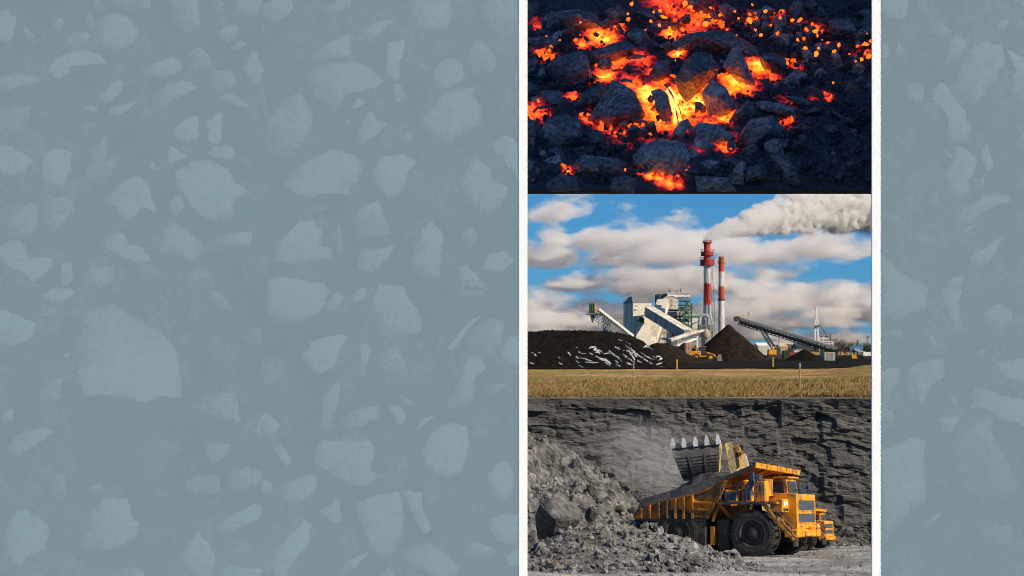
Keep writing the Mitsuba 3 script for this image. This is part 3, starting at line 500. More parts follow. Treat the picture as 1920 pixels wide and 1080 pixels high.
# cliff face, from the rim down to the floor
def cliff():
    nx, nz = 620, 250
    x = np.linspace(-70, 120, nx); t = np.linspace(0, 1, nz)
    X, Tt = np.meshgrid(x, t); zb = -19.5; Z = MEADOW_Z + (zb - MEADOW_Z) * Tt
    q = np.stack([X, Z * 0, Z], -1)
    warp = 1.6 * meshkit.fbm(q * [.05, 1, .05], 3, 4) + .04 * X * 0
    zz = Z + warp * 1.4
    led = 0
    for k, (per, amp, fx, sd) in enumerate([(2.4, .50, .09, 1), (.95, .38, .2, 2), (.42, .27, .4, 3)]):
        c = np.floor(zz / per + 3 * meshkit.fbm(np.stack([X * fx, X * 0, X * 0 + sd], -1), 2, sd)); fr = zz / per - np.floor(zz / per)
        bl = np.floor(X / (per * 1.7) + 7.3 * c + 1.5 * meshkit.noise(np.stack([X * .3, c, c * 0], -1), sd))
        h = meshkit.noise(np.stack([bl * 1.37 + .5, c * 2.71 + .5, c * 0 + sd], -1), 9 + sd)
        led = led + amp * (h - .5) * 1.5
    soft = 2.6 * (meshkit.fbm(q * [.05, 1, .08], 3, 12) - .5) + .6 * (meshkit.fbm(q * [.5, 1, 1.6], 4, 14) - .5)
    Y = RIM_Y - 1.0 - 5.0 * Tt ** 1.3 - led * np.clip(Tt * 14, 0, 1) - soft * np.clip(Tt * 14, 0, 1)
    Y = Y - 4.5 * np.clip((Tt - .82) / .18, 0, 1) ** 1.5
    Y = np.where(Tt == 0, RIM_Y, Y)
    Z = Z + .10 * (meshkit.fbm(q * 1.1, 3, 3) - .5) * np.clip(Tt * 30, 0, 1)
    i = np.arange(nx * nz).reshape(nz, nx)
    f = np.vstack([np.stack([i[:-1, :-1], i[1:, 1:], i[:-1, 1:]], -1).reshape(-1, 3), np.stack([i[:-1, :-1], i[1:, :-1], i[1:, 1:]], -1).reshape(-1, 3)])
    return trimesh.Trimesh(np.stack([X, Y, Z], -1).reshape(-1, 3), f, process=False)
cl = put('quarry_cliff', cliff(), 'cliff_rock', 'dark grey layered rock face of the quarry', kind='structure', smooth=False)
# heaps: a crest line drawn at a given depth, falling off towards the viewer and behind
def heap(crest, yc, x0, x1, front, back, rough, seed, nx=260, ny=150, drop=3.0):
    c = np.array(crest, float); cx = (c[:, 0] - U0) / F * yc; cz = (V0 - c[:, 1]) / F * yc - floor_z(yc)
    def zf(X, Y):
        h = np.interp(X, cx, cz); d = Y - yc; q = np.stack([X, Y, X * 0], -1)
        w = np.where(d < 0, -d / front, d / back); prof = np.clip(1 - w, 0, 1)
        n = rough * .8 * (meshkit.fbm(q * .35, 5, seed) - .5) * 2 + rough * .5 * (meshkit.fbm(q * 1.3, 4, seed + 3) - .5) + rough * .3 * (np.abs(meshkit.fbm(q * .8, 3, seed + 5) - .5))
        return floor_z(Y) + (h + .25) * (prof * (.75 + .25 * prof)) - .25 + n * np.clip(prof * 3, 0, 1) * np.clip(h / 2, .15, 1)
    return grid_mesh(np.linspace(x0, x1, nx), np.linspace(yc - front, yc + back, ny), zf), zf
MOUND = [(700, 800), (900, 800), (989, 820), (1022, 834), (1060, 846), (1100, 866), (1140, 880), (1172, 896), (1192, 916), (1215, 960), (1226, 1010), (1300, 1040)]
mh, mz = heap(MOUND, 94.0, -22, 12, 12, 9, 1.9, 21, 330, 200)
put('rubble_mound', mh, 'mound_soil', 'tall grey earth and rubble mound at the left behind the boulder', 'rubble mound', smooth=False)
PILE = [(700, 1010), (900, 1010), (989, 1030), (1020, 1015), (1060, 990), (1130, 982), (1180, 990), (1240, 1002), (1300, 1016), (1350, 1037), (1400, 1055), (1470, 1066), (1600, 1080)]
ph, pz = heap(PILE, 73.0, -18, 17, 11, 5, .38, 33, 330, 160)
put('rubble_pile', ph, 'mound_soil', 'low pile of broken grey rock in front of the dump truck', 'rubble pile', smooth=True)
rng = np.random.default_rng(77)
rk = [rock(rng, 1, 2, .06, (1.1, 1, .8), 12) for _ in range(8)]
rkd = {m: [mikit.ply(r, m + '_material', smooth=24) for r in rk] for m in ('rubble_rock', 'rubble_dark', 'rubble_brown')}
def set_rock(key_name, lab, c, r, m, i, group=None, cat_='rock', sc=(1, 1, 1)):
    M = np.eye(4); M[:3, 3] = c; M = M @ rot(rng) @ np.diag([r * sc[0], r * sc[1], r * sc[2], 1])
    k = add(key_name, rkd[m][i % 8], None, to_world=T(M)); labels[k] = {'label': lab, 'category': cat_}
    if group: labels[k]['group'] = group
# the named boulders
def traced(poly, depth, seed, m, lab, name='boulder', thick=.8, rough=.12):
    me = lump_from_outline(np.array(poly, float), depth, np.random.default_rng(seed), thick, .09, rough)
    put(name, me, m, lab, 'boulder', smooth=32)
traced([(1003, 968), (1012, 945), (1030, 933), (1052, 934), (1078, 944), (1091, 958), (1089, 975), (1070, 1000), (1040, 1010), (1008, 1012)], 77.5, 3, 'boulder_rock', 'biggest boulder, dark front and pale broken right face, left of the rubble pile', thick=.9, rough=.07)
traced([(1096, 964), (1104, 951), (1116, 952), (1121, 966), (1112, 978), (1099, 977)], 84.0, 4, 'rubble_dark', 'small dark boulder half sunk in the mound right of the biggest boulder')
traced([(1247, 1030), (1262, 1018), (1283, 1026), (1300, 1046), (1276, 1057), (1256, 1050)], 71.0, 5, 'rubble_dark', 'rounded dark boulder in the middle of the rubble pile by the truck')
traced([(1221, 1025), (1232, 1014), (1240, 1024), (1238, 1040), (1226, 1042)], 71.5, 6, 'rubble_dark', 'narrow upright boulder left of the rounded dark boulder')
traced([(1092, 995), (1120, 985), (1126, 1000), (1100, 1006)], 72.5, 7, 'rubble_rock', 'flat pale boulder lying on the crest of the rubble pile')
traced([(1172, 1062), (1190, 1048), (1207, 1056), (1200, 1074), (1180, 1078)], 68.0, 8, 'rubble_brown', 'dark boulder with a pale right end near the bottom of the pile')
traced([(1352, 1046), (1360, 1041), (1367, 1050), (1366, 1060), (1352, 1060)], 71.0, 9, 'rubble_dark', 'upright stone at the right foot of the rubble pile')
traced([(1002, 1040), (1020, 1026), (1036, 1030), (1040, 1044), (1016, 1054)], 70.0, 10, 'rubble_rock', 'pale boulder low at the left end of the rubble pile')
BOULDERS = [(1047, 972, 'biggest boulder'), (1109, 964, 'small boulder half sunk in the mound'), (1274, 1038, 'rounded dark boulder'), (1231, 1028, 'narrow upright boulder'), (1109, 995, 'flat pale boulder on the crest'), (1189, 1063, 'boulder with the pale right end'), (1360, 1050, 'upright stone at the right foot'), (1020, 1040, 'pale boulder at the left end')]
def by_boulder(u, v, what):
    cu, cv, text = min(BOULDERS, key=lambda q: (q[0] - u) ** 2 + 2 * (q[1] - v) ** 2); a = math.degrees(math.atan2(cv - v, u - cu)) % 360
    return f"{what} {['right of', 'up right of', 'above', 'up left of', 'left of', 'down left of', 'below', 'down right of'][int((a + 22.5) // 45) % 8]} the {text}"
n = 0
while n < 260:
    u, y = rng.uniform(930, 1440), rng.uniform(63, 76); x = (u - U0) / F * y
    if u > 1250 and rng.random() < (u - 1250) / 190: continue
    z = float(pz(np.array([[x]]), np.array([[y]]))[0, 0]); r = rng.choice([.16, .22, .3, .42], p=[.4, .33, .2, .07]) * rng.uniform(.8, 1.2); m = rng.choice(['rubble_rock', 'rubble_rock', 'rubble_dark', 'rubble_brown'], p=[.4, .3, .25, .05])
    set_rock('broken_rock', by_boulder(u, V0 - F * z / y, {'rubble_rock': 'pale grey', 'rubble_dark': 'dark grey', 'rubble_brown': 'brownish'}[m] + (' broken rock' if r < .26 else ' big broken rock')), (x, y, z + r * .25), r, m, n, 'broken rocks on the rubble pile'); n += 1
n = 0
while n < 150:
    u, y = rng.uniform(960, 1225), rng.uniform(82.5, 93.5); x = (u - U0) / F * y; z = float(mz(np.array([[x]]), np.array([[y]]))[0, 0])
    if z < floor_z(y) + .2: continue
    r = rng.choice([.2, .32, .6], p=[.55, .33, .12]) * rng.uniform(.8, 1.2)
    set_rock('mound_rock', f"{'big' if r > .45 else 'middle-sized' if r > .26 else 'small'} grey rock in the {'upper' if V0 - F * z / y < 900 else 'middle' if V0 - F * z / y < 960 else 'lower'} {'left' if u < 1060 else 'centre' if u < 1150 else 'right'} face of the tall mound", (x, y, z + r * .1), r, rng.choice(['rubble_rock', 'rubble_dark']), n, 'rocks in the tall mound'); n += 1
def gravel(name, lab, spots, m, rlo, rhi):
    base = [rock(rng, 1, 0, facets=8) for _ in range(6)]; V, Fc, off = [], [], 0
    for i, (x, y, z) in enumerate(spots):
        b = base[i % 6]; r = rlo + (rhi - rlo) * rng.random() ** 3; w = b.vertices @ rot3(rng).T * r + [x, y, z + r * .2]; V.append(w); Fc.append(b.faces + off); off += len(w)
    put(name, trimesh.Trimesh(np.vstack(V), np.vstack(Fc), process=False), m, lab, None, kind='stuff')
X = rng.uniform(-14, 15, 7000); Y = rng.uniform(62.5, 77, 7000); Zp = pz(X[None], Y[None])[0]; ok = Zp > floor_z(Y) + .0
gravel('rubble_gravel', 'small broken stones covering the rubble pile', np.stack([X, Y, Zp], 1)[ok], 'rubble_rock', .04, .17)
X = rng.uniform(-14, 12, 5000); Y = rng.uniform(82, 99, 5000); Zp = mz(X[None], Y[None])[0]; ok = Zp > floor_z(Y)
gravel('mound_gravel', 'small stones and clods over the tall mound', np.stack([X, Y, Zp], 1)[ok], 'rubble_rock', .04, .2)
X = rng.uniform(2, 32, 2600); Y = rng.uniform(60, 110, 2600); Zp = floor_surface(X[None], Y[None])[0]
gravel('floor_gravel', 'loose stones scattered over the quarry floor', np.stack([X, Y, Zp], 1), 'rubble_rock', .03, .12)
X = rng.uniform(-12, 34, 900); Y = rng.uniform(103, 109.5, 900); Zp = floor_surface(X[None], Y[None])[0] + np.clip(Y - 105.5, 0, 9) * .35
gravel('cliff_scree', 'fallen dark stones along the foot of the cliff', np.stack([X, Y, Zp], 1), 'rubble_dark', .1, .55)
# dust hanging over the bucket and the bed
def dust():
    nx, ny, nz = 70, 24, 60
    lo, hi = np.array([4.0, 84.0, -16.0]), np.array([26.0, 104.0, -4.6])
    X = np.linspace(lo[0], hi[0], nx)[None, None, :]; Y = np.linspace(lo[1], hi[1], ny)[None, :, None]; Z = np.linspace(lo[2], hi[2], nz)[:, None, None]
    d = 0
    for u, v, y, r, a in [(1235, 900, 98, 3.4, 1), (1215, 850, 98, 3.4, .8), (1260, 860, 99, 3.6, .8), (1190, 800, 98, 3.6, .55), (1240, 790, 98, 4, .45), (1270, 930, 97, 2.6, .6), (1180, 880, 97, 2.6, .5)]:
        c = P(u, v, y); d = d + a * np.exp(-(((X - c[0]) / r) ** 2 + ((Y - c[1]) / 3.6) ** 2 + ((Z - c[2]) / (r * .8)) ** 2))
    d = d * np.clip((-4.9 - Z) / 1.6, 0, 1)
    d = d * np.clip(.25 + 2.2 * (vnoise((nz, ny, nx), (16, 10, 16), 3, 4) - .32), 0, 2)
    volume('dust', 'dust_cloud', d, lo, hi, .046, (.93, .93, .93), 'pale dust cloud drifting left of the raised shovel bucket', kind='stuff')
dust()
# ---------------------------------------------------------------- the dump truck, built in its own frame: x forward, y left, z up, origin on the ground under the front axle
def paint(base, dirt, lo, hi):
    def fn(p, n, uv):
        a = wave(p.x * .8, p.y * .8, p.z * .8, 3); s = wave(p.x * 3 + p.y * 2, p.y * 3, p.z * .5, 2)
        t = mikit.smoothstep(lo, hi, .55 * a + .45 * s); k = wave(p.x * 7, p.y * 7, p.z * 7, 1)
        return mikit.mix(C3(base) * (.88 + .24 * a), C3(dirt) * (.7 + .6 * k), t)
    return fn
mat('truck_yellow', paint((.78, .33, .012), (.22, .12, .055), .40, .76), .5, spec=.45)
mat('truck_orange', paint((.60, .21, .010), (.16, .085, .04), .34, .72), .6, spec=.35)
mat('truck_rust', paint((.26, .12, .035), (.10, .06, .035), .4, .7), .7)
mat('truck_worn', paint((.085, .085, .09), (.15, .13, .115), .4, .7), .65, .2)
mat('truck_dark', paint((.028, .027, .027), (.07, .062, .055), .5, .8), .7)
mat('truck_blue', paint((.035, .065, .14), (.12, .11, .10), .5, .8), .5)
mat('tyre_rubber', lambda p, n, uv: C3(.030, .029, .030) * (.6 + .8 * wave(p.x * 3, p.y * 3, p.z * 3)) + C3(.030, .027, .024) * wave(p.x * 5, p.y * 5, p.z * 5 + 4), .85)
mat('grille_mesh', lambda p, n, uv: C3(.085, .10, .135) * (.45 + .9 * mikit.smoothstep(.25, .6, dr.abs(dr.sin(p.z * 38)))), .5, .4)
mat('lamp_glass', (.75, .75, .72), .15)
mat('cab_glass', (.05, .06, .08), .08, spec=.8)
mat('shovel_steel', paint((.095, .095, .10), (.18, .178, .175), .45, .7), .55, .35)
mat('tooth_steel', paint((.75, .75, .76), (.45, .44, .43), .5, .75), .4, .5)
mat('shovel_cream', paint((.60, .43, .16), (.24, .20, .14), .45, .7), .55)
mat('coal_load', grey(.025, .055, 1.2, 9), .85)
def xprism(poly_yz, x0, x1):
    m = trimesh.creation.extrude_polygon(Polygon(poly_yz), x1 - x0, engine='earcut'); v = m.vertices.copy(); m.vertices = np.stack([x0 + v[:, 2], v[:, 0], v[:, 1]], 1)
    m.fix_normals(); return m
def bev(x0, x1, y0, y1, z0, z1, b=.05):
    'box with chamfered edges'
    p = []
    for x, sx in ((x0, 1), (x1, -1)):
        for y, sy in ((y0, 1), (y1, -1)):
            for z, sz in ((z0, 1), (z1, -1)): p += [(x + sx * b, y + sy * b, z), (x + sx * b, y, z + sz * b), (x, y + sy * b, z + sz * b)]
    return hull(p)
def quad(a, b, c, d, t):
    'a plate with the four corners a b c d, t thick'
    q = np.array([a, b, c, d], float); n = np.cross(q[1] - q[0], q[3] - q[0]); n = n / np.linalg.norm(n) * t / 2
    return hull(np.vstack([q + n, q - n]))
def wheel(M, parent, x, y, r, w, side, double=False):
    'side -1: outer face towards -y'
    wk = numbered(parent + '__wheel')
    prof = [(r * .56, -w / 2 + .02), (r * .62, -w / 2), (r * .80, -w / 2 - .03), (r * .93, -w / 2 + .03), (r * .975, -w / 2 + .12), (r * .98, 0), (r * .975, w / 2 - .12), (r * .93, w / 2 - .03), (r * .8, w / 2 + .03), (r * .62, w / 2), (r * .56, w / 2 - .02)]
    ty = lathe(prof, 72); R = trimesh.transformations.rotation_matrix(math.pi / 2, [1, 0, 0]); ty.apply_transform(R)
    lugs = []
    for i in range(44):
        a = i * 2 * math.pi / 44
        for s in (-1, 1):
            y0, y1 = (-w / 2 - .015, -w * .05) if s < 0 else (w * .05, w / 2 + .015); aa = a + (math.pi / 44 if s > 0 else 0)
            b = hull([(xx, yy + (0), zz) for xx in (-.052 * r, .052 * r) for yy, zz in ((y0, .86 * r), (y0 * .98, .955 * r), (y0 * .9 + y1 * .1, 1.0 * r), (y1, 1.0 * r), (y1, .95 * r))])
            b.apply_transform(trimesh.transformations.rotation_matrix(aa, [0, 1, 0])); lugs.append(b)
    rings = []
    for q in (.70, .84): m = lathe([(r * q, 0), (r * (q + .012), -.018), (r * (q + .03), 0)], 60); m.apply_transform(R); m.apply_translation((0, side * (w / 2 + .02), 0)); rings.append(m)
    ty = cat([ty] + lugs + rings); sgn = side
    rim = lathe([(r * .60, w * .5), (r * .585, w * .52), (r * .54, w * .50), (r * .50, w * .40), (r * .40, w * .36), (r * .36, w * .40), (r * .32, w * .42), (r * .30, w * .36), (.0, w * .36)], 56)
    hub = lathe([(r * .28, w * .34), (r * .27, w * .46), (r * .22, w * .49), (r * .15, w * .50), (r * .14, w * .56), (r * .10, w * .60), (0, w * .60)], 40)
    bolts = [tube((r * .45 * math.cos(t), r * .45 * math.sin(t), w * .36), (r * .45 * math.cos(t), r * .45 * math.sin(t), w * .36 + .05), .03, n=6) for t in np.arange(20) * math.pi / 10]
    hub = cat([hub] + bolts)
    for m in (rim, hub): m.apply_transform(trimesh.transformations.rotation_matrix(math.pi / 2 if side < 0 else -math.pi / 2, [1, 0, 0]))
    for nm, m, b in (('tyre', ty, 'tyre_rubber'), ('rim', rim, 'tyre_rubber'), ('hub', hub, 'truck_dark')):
        add(nm, moved(m, M @ trimesh.transformations.translation_matrix((x, y, r))), b, wk, smooth=30)
    if double: add('tyre', moved(ty, M @ trimesh.transformations.translation_matrix((x, y - side * (w + .12), r))), 'tyre_rubber', wk, smooth=30)
def dump_truck(M, label, group, load=True):
    t = thing('dump_truck', label, 'dump truck', group)
    def A(name, m, b, smooth=25, parent=t): return add(name, moved(m, M), b, parent, smooth=smooth)
    def AA(name, ms, b, smooth=25, parent=t): return A(name, cat(ms), b, smooth, parent)
    for s in (-1, 1): wheel(M, t, 0, s * 2.55, 1.53, 1.05, s)
    for s in (-1, 1): wheel(M, t, -5.3, s * 2.55, 1.53, .95, s, True)
    # frame and undercarriage
    AA('frame', [bev(-7.6, 1.9, s * 1.0 - .3, s * 1.0 + .3, 1.35, 2.15) for s in (-1, 1)] + [bev(-5.7, -4.9, -1.5, 1.5, 1.1, 2.0), bev(-.45, .45, -1.9, 1.9, 1.15, 1.95), bev(1.2, 1.9, -1.6, 1.6, 1.0, 2.2), bev(-3.4, -2.9, -1.3, 1.3, 1.2, 2.2)], 'truck_dark')
    AA('suspension', [tube((0, s * 1.75, 1.5), (-.1, s * 1.75, 3.4), .26, n=14) for s in (-1, 1)] + [tube((-5.0, s * .9, 1.6), (-4.4, s * .9, 3.0), .2, n=12) for s in (-1, 1)], 'truck_dark')
    AA('hoist_ram', [tube((-2.6, s * 1.25, 1.6), (-4.6, s * 1.25, 3.3), .2, n=12) for s in (-1, 1)], 'truck_dark')
    A('fuel_tank', bev(-4.15, -3.2, -3.0, -2.2, .45, 2.38, .12), 'truck_dark')
    A('hydraulic_tank', bev(-2.5, -1.62, -2.95, -2.2, .45, 2.45, .12), 'truck_dark')
    A('step_plate', bev(-2.98, -2.66, -2.95, -2.5, .75, 2.0, .03), 'truck_orange')
    A('tank', tube((-3.9, 2.6, 1.2), (-1.7, 2.6, 1.2), .6, n=20), 'truck_dark')
    # body (the tipping bed)
    W = 2.85
    side = [(-8.6, 2.42), (-3.2, 2.42), (-2.45, 3.85), (-1.75, 5.02), (-3.45, 4.20), (-7.75, 3.28), (-8.6, 2.62)]
    body = numbered(t + '__bed'); B = lambda name, m, b, smooth=25: add(name, moved(m, M), b, body, smooth=smooth)
    for s in (-1, 1): B('side_wall', prism(side, s * W - .05, s * W + .05), 'truck_orange')
    top = [(-8.62, 2.62), (-7.9, 3.82), (-3.5, 4.92), (-2.5, 5.24), (-1.62, 5.3), (-1.75, 5.04), (-3.45, 4.22), (-7.75, 3.30)]
    for s in (-1, 1):
        lo = np.array(top); m = prism(top, -.06, .06); v = m.vertices.copy(); zlo = np.interp(v[:, 0], [-8.6, -7.75, -3.45, -1.75], [2.6, 3.29, 4.21, 5.03]); v[:, 1] += s * (W + .08 - .22 * (v[:, 2] - zlo)); m.vertices = v
        B('side_board', m, 'truck_worn')
    B('floor_plate', quad((-8.6, -W, 2.5), (-3.2, -W, 2.5), (-3.2, W, 2.5), (-8.6, W, 2.5), .12), 'truck_worn')
    B('head_board', quad((-3.2, -W, 2.45), (-3.2, W, 2.45), (-1.7, W, 5.05), (-1.7, -W, 5.05), .12), 'truck_orange')
    for x in (-7.95, -7.3, -6.65, -6.02, -5.42, -4.8, -4.18):
        zt = np.interp(x, [-7.75, -3.45], [3.28, 4.2]) + (0 if x > -7.75 else -.1)
        for s in (-1, 1): B('rib', hull([(x + a, s * (W + b), z) for a, b in ((-.12, .04), (.12, .04), (-.07, .24), (.07, .24)) for z in (2.46, zt)]), 'truck_orange')
    for z, xa in ((2.62, -3.12), (3.05, -2.95), (3.52, -2.7)):
        for s in (-1, 1): B('rib', hull([(xx, s * (W + b), z + c) for xx in (-4.02, xa) for b, c in ((.04, -.10), (.04, .10), (.22, -.05), (.22, .05))]), 'truck_orange')
    for s in (-1, 1):
        B('rib', bar((-3.16, s * (W + .1), 2.46), (-1.72, s * (W + .1), 5.0), .2, .2), 'truck_orange')
        B('bottom_rail', bev(-8.0, -3.3, s * (W + .02) - .12, s * (W + .02) + .12, 2.28, 2.44, .03), 'truck_worn')
        B('rail', bar((-7.75, s * (W + .10), 3.30), (-3.45, s * (W + .10), 4.22), .14, .10), 'truck_orange'); B('rail', bar((-3.45, s * (W + .10), 4.22), (-1.72, s * (W + .10), 5.06), .14, .10), 'truck_orange')
    B('floor_beams', cat([bev(x, x + .3, -W, W, 2.2, 2.44, .03) for x in (-7.8, -6.6, -5.4, -4.2)]), 'truck_dark')
    # canopy over the deck, rising forward
    A('canopy', cat([quad((-1.8, -W - .15, 5.05), (-1.8, W + .15, 5.05), (.95, W + .25, 5.62), (.30, -W - .25, 5.98), .08)] + [bar((-1.7, y, 4.96), (.5 + .11 * y, y, 5.68 - .06 * y), .14, .16) for y in (-2.4, -1.2, 0, 1.2, 2.4)]), 'truck_orange')
    A('canopy_lip', quad((.32, -W - .27, 5.76), (.97, W + .27, 5.40), (1.05, W + .27, 5.72), (.40, -W - .27, 6.10), .07), 'truck_yellow')
    for s, xx, dz in ((-1, .34, 0), (1, .99, -.36)): A('canopy_side', quad((-1.8, s * (W + .17), 4.98), (xx, s * (W + .27), 5.78 + dz), (xx + .04, s * (W + .27), 6.04 + dz), (-1.8, s * (W + .17), 5.22), .06), 'truck_worn')
    if load:
        rl = np.random.default_rng(9); m = grid_mesh(np.linspace(-8.0, -1.9, 60), np.linspace(-2.7, 2.7, 50), lambda X, Y: np.interp(X, [-8, -6.6, -4.6, -3.4, -1.9], [3.2, 4.3, 5.5, 5.6, 5.2]) - .14 * Y ** 2 + .5 * (meshkit.fbm(np.stack([X * 1.2, Y * 1.2, X * 0], -1), 4, 3) - .5))
        lk = add('coal_load', moved(m, M), 'coal_load', smooth=30); labels[lk] = {'label': 'dark mound of broken rock heaped in the bed of the big dump truck', 'category': 'load'}
    # deck, rails
    dk = numbered(t + '__deck'); D = lambda name, m, b, smooth=25: add(name, moved(m, M), b, dk, smooth=smooth)
    D('platform', cat([bev(-2.2, 1.1, -3.12, 3.12, 3.42, 3.58, .03), bev(1.1, 1.75, -3.1, -1.25, 3.42, 3.58, .03), bev(1.1, 1.75, 1.25, 3.1, 3.42, 3.58, .03)]), 'truck_orange')
    D('edge', bar((-2.2, -3.15, 3.48), (1.0, -3.15, 3.48), .06, .16), 'truck_blue')
    
    for y in (-3.1, 3.1):
        rails = []
        for x in (-2.1, -1.5, -.9, -.3, .3, .9): rails.append(tube((x, y, 3.58), (x, y, 4.6), .026, n=6))
        for z in (4.1, 4.6): rails.append(tube((-2.1, y, z), (.9, y, z), .026, n=6))
        D('railing', cat(rails), 'truck_blue')
    fr = [tube((1.7, y, 3.58), (1.7, y, 4.7), .026, n=6) for y in (1.5, 2.2, 3.0)] + [tube((1.7, 1.5, z), (1.7, 3.0, z), .026, n=6) for z in (4.15, 4.7)] + [tube((2.3, y, 4.05), (2.3, y, 4.7), .024, n=6) for y in (-.4, .4, 1.2, 1.9)] + [tube((2.3, -.4, 4.7), (2.3, 1.9, 4.7), .024, n=6)]
    D('front_railing', cat(fr), 'truck_blue')
    def cabinet(x0, x1, y0, y1, z0, z1, face=True):
        c = numbered(t + '__cabinet'); add('box', moved(bev(x0, x1, y0, y1, z0, z1, .06), M), 'truck_yellow', c, smooth=25)
        if face: add('grille', moved(bev(x0 + .1, x1 - .1, y0 - .03, y0 + .02, z0 + .1, z1 - .15, .01), M), 'grille_mesh', c)
    cabinet(-1.95, -1.05, -2.85, -1.9, 3.58, 4.35); cabinet(-.78, -.05, -2.75, -1.8, 3.58, 4.55); cabinet(-.6, .55, -1.7, -.6, 3.58, 5.05, False); cabinet(.15, .75, -2.5, -1.9, 3.58, 4.9, False)
    A('air_intake', cat([tube((-.9, -1.9, 4.0), (-.9, -1.9, 4.9), .26, n=18), tube((-.9, -1.9, 4.9), (-.9, -1.9, 5.02), .32, .2, n=18), tube((-1.5, -1.3, 3.6), (-1.5, -1.3, 4.7), .22, n=18)]), 'truck_yellow')
    A('exhaust', polytube([(.05, -2.1, 4.5), (.05, -2.1, 5.1), (-.4, -1.6, 5.2)], .13, 12), 'truck_dark')
    A('blue_mast', cat([bev(-.15, .12, -2.95, -2.7, 4.5, 5.45, .02)] + [tube((.35 + i * .22, -3.05, 4.2), (.35 + i * .22, -3.05, 5.3), .03, n=6) for i in range(2)] + [tube((-.1, -2.85, 4.5), (.3, -2.9, 3.6), .05, n=6)]), 'truck_blue')
    A('mirror', cat([bev(.62, .72, -3.35, -2.85, 4.95, 5.25, .03), tube((.66, -3.05, 3.6), (.66, -3.05, 4.95), .025, n=6)]), 'truck_blue')
    A('mirror', cat([bev(1.6, 1.7, 2.9, 3.3, 4.4, 4.9, .03), tube((1.65, 3.0, 3.6), (1.65, 3.05, 4.4), .025, n=6)]), 'truck_worn')
    # cab on the far side
    cb = numbered(t + '__cab')
    add('shell', moved(hull([(-.7, .55, 3.58), (1.15, .55, 3.58), (-.7, 2.5, 3.58), (1.15, 2.5, 3.58), (-.7, .6, 5.15), (.95, .6, 5.15), (-.7, 2.45, 5.15), (.95, 2.45, 5.15)]), M), 'truck_yellow', cb, smooth=25)
    add('windscreen', moved(quad((1.12, .75, 4.1), (1.12, 2.3, 4.1), (1.01, 2.3, 4.95), (1.01, .75, 4.95), .03), M), 'cab_glass', cb)
    add('side_window', moved(quad((-.45, .56, 4.1), (.85, .56, 4.1), (.80, .585, 4.95), (-.45, .585, 4.95), .03), M), 'cab_glass', cb)
    add('roof', moved(bev(-.8, 1.15, .48, 2.6, 5.14, 5.24, .03), M), 'truck_yellow', cb)
    add('beacon', moved(tube((.2, 1.4, 5.24), (.2, 1.4, 5.45), .09, n=12), M), 'truck_orange', cb)
    # hood with two radiator grilles
    hd = numbered(t + '__hood')
    add('shell', moved(hull([(x, y, z) for x, zz in ((.9, (1.75, 4.15)), (2.38, (1.75, 4.05)), (2.44, (1.85, 3.98))) for y in (-1.5, 2.0) for z in zz]), M), 'truck_yellow', hd, smooth=25)
    for z0, z1 in ((3.02, 3.66), (2.24, 2.80)): 
        g = add('grille', moved(bev(2.40, 2.462, -1.22, 1.72, z0, z1, .012), M), 'grille_mesh', hd)
        add('grille_frame', moved(cat([bev(2.41, 2.485, -1.28, 1.78, z, z + .05, .01) for z in (z0 - .05, z1)] + [bev(2.41, 2.483, y, y + .05, z0, z1, .01) for y in (-1.28, 1.73)]), M), 'truck_yellow', hd)
    add('lettering', moved(xprism([(-.9, 1.93), (-.6, 1.93), (-.6, 2.05), (-.9, 2.05)], 2.44, 2.45), M), 'truck_worn', hd)
    A('bumper', cat([bev(1.75, 2.65, -2.0, 2.4, 1.30, 1.80, .06), bev(2.55, 2.8, -.7, .7, 1.36, 1.70, .04)] + [tube((2.7, y, 1.75), (2.7, y, 1.98), .05, n=8) for y in (.2, .5, .8, 1.1, 1.4)] + [tube((2.7, .1, 1.95), (2.7, 1.6, 1.95), .045, n=8)]), 'truck_yellow')
    for s in (-1, 1):
        hl = numbered(t + '__headlight_box'); y0 = -2.55 if s < 0 else 1.45
        add('box', moved(bev(1.05, 1.9, y0, y0 + 1.05, 2.9, 3.75, .05), M), 'truck_yellow', hl, smooth=25)
        for yy in (.32, .74): add('headlight', moved(tube((1.88, y0 + yy, 3.45), (1.94, y0 + yy, 3.45), .15, n=20), M), 'lamp_glass', hl)
        add('indicator', moved(bev(1.88, 1.92, y0 + .1, y0 + .95, 2.98, 3.16, .01), M), 'truck_dark', hl)
        # fender strut and access ladder down to the bumper
        A('fender_strut', cat([bar((.75, s * 2.95, 3.5), (1.5, s * 2.95, 2.5), .34, .18), bar((1.5, s * 2.95, 2.5), (1.95, s * 2.6, 2.35), .3, .16), bar((-2.2, s * 3.0, 3.45), (-2.75, s * 3.0, 2.3), .16, .14), bar((-2.3, s * 3.0, 3.45), (-1.6, s * 2.2, 2.3), .18)]), 'truck_orange')
        lad = [bar((1.45, s * y, 2.6), (2.75, s * y, 1.15), .10, .16) for y in (2.35, 3.0)]
        A('ladder_rail', cat(lad), 'truck_yellow')
        A('ladder_step', cat([bev(1.45 + i * .26 - .12, 1.45 + i * .26 + .12, min(s * 2.4, s * 2.95), max(s * 2.4, s * 2.95), 2.55 - i * .29, 2.60 - i * .29, .01) for i in range(6)]), 'truck_dark')
        A('handrail', cat([tube((1.5, s * 3.05, 3.2), (2.75, s * 3.05, 1.85), .03, n=6), tube((1.5, s * 2.3, 3.3), (2.7, s * 2.3, 1.95), .03, n=6)] + [tube((x, s * 3.05, z), (x, s * 3.05, z + .75), .025, n=6) for x, z in ((1.7, 2.28), (2.65, 1.2))]), 'truck_blue')
        A('mud_flap', bev(2.68, 2.8, min(s * 2.3, s * 3.0), max(s * 2.3, s * 3.0), .75, 1.2, .02), 'truck_dark')
    return t
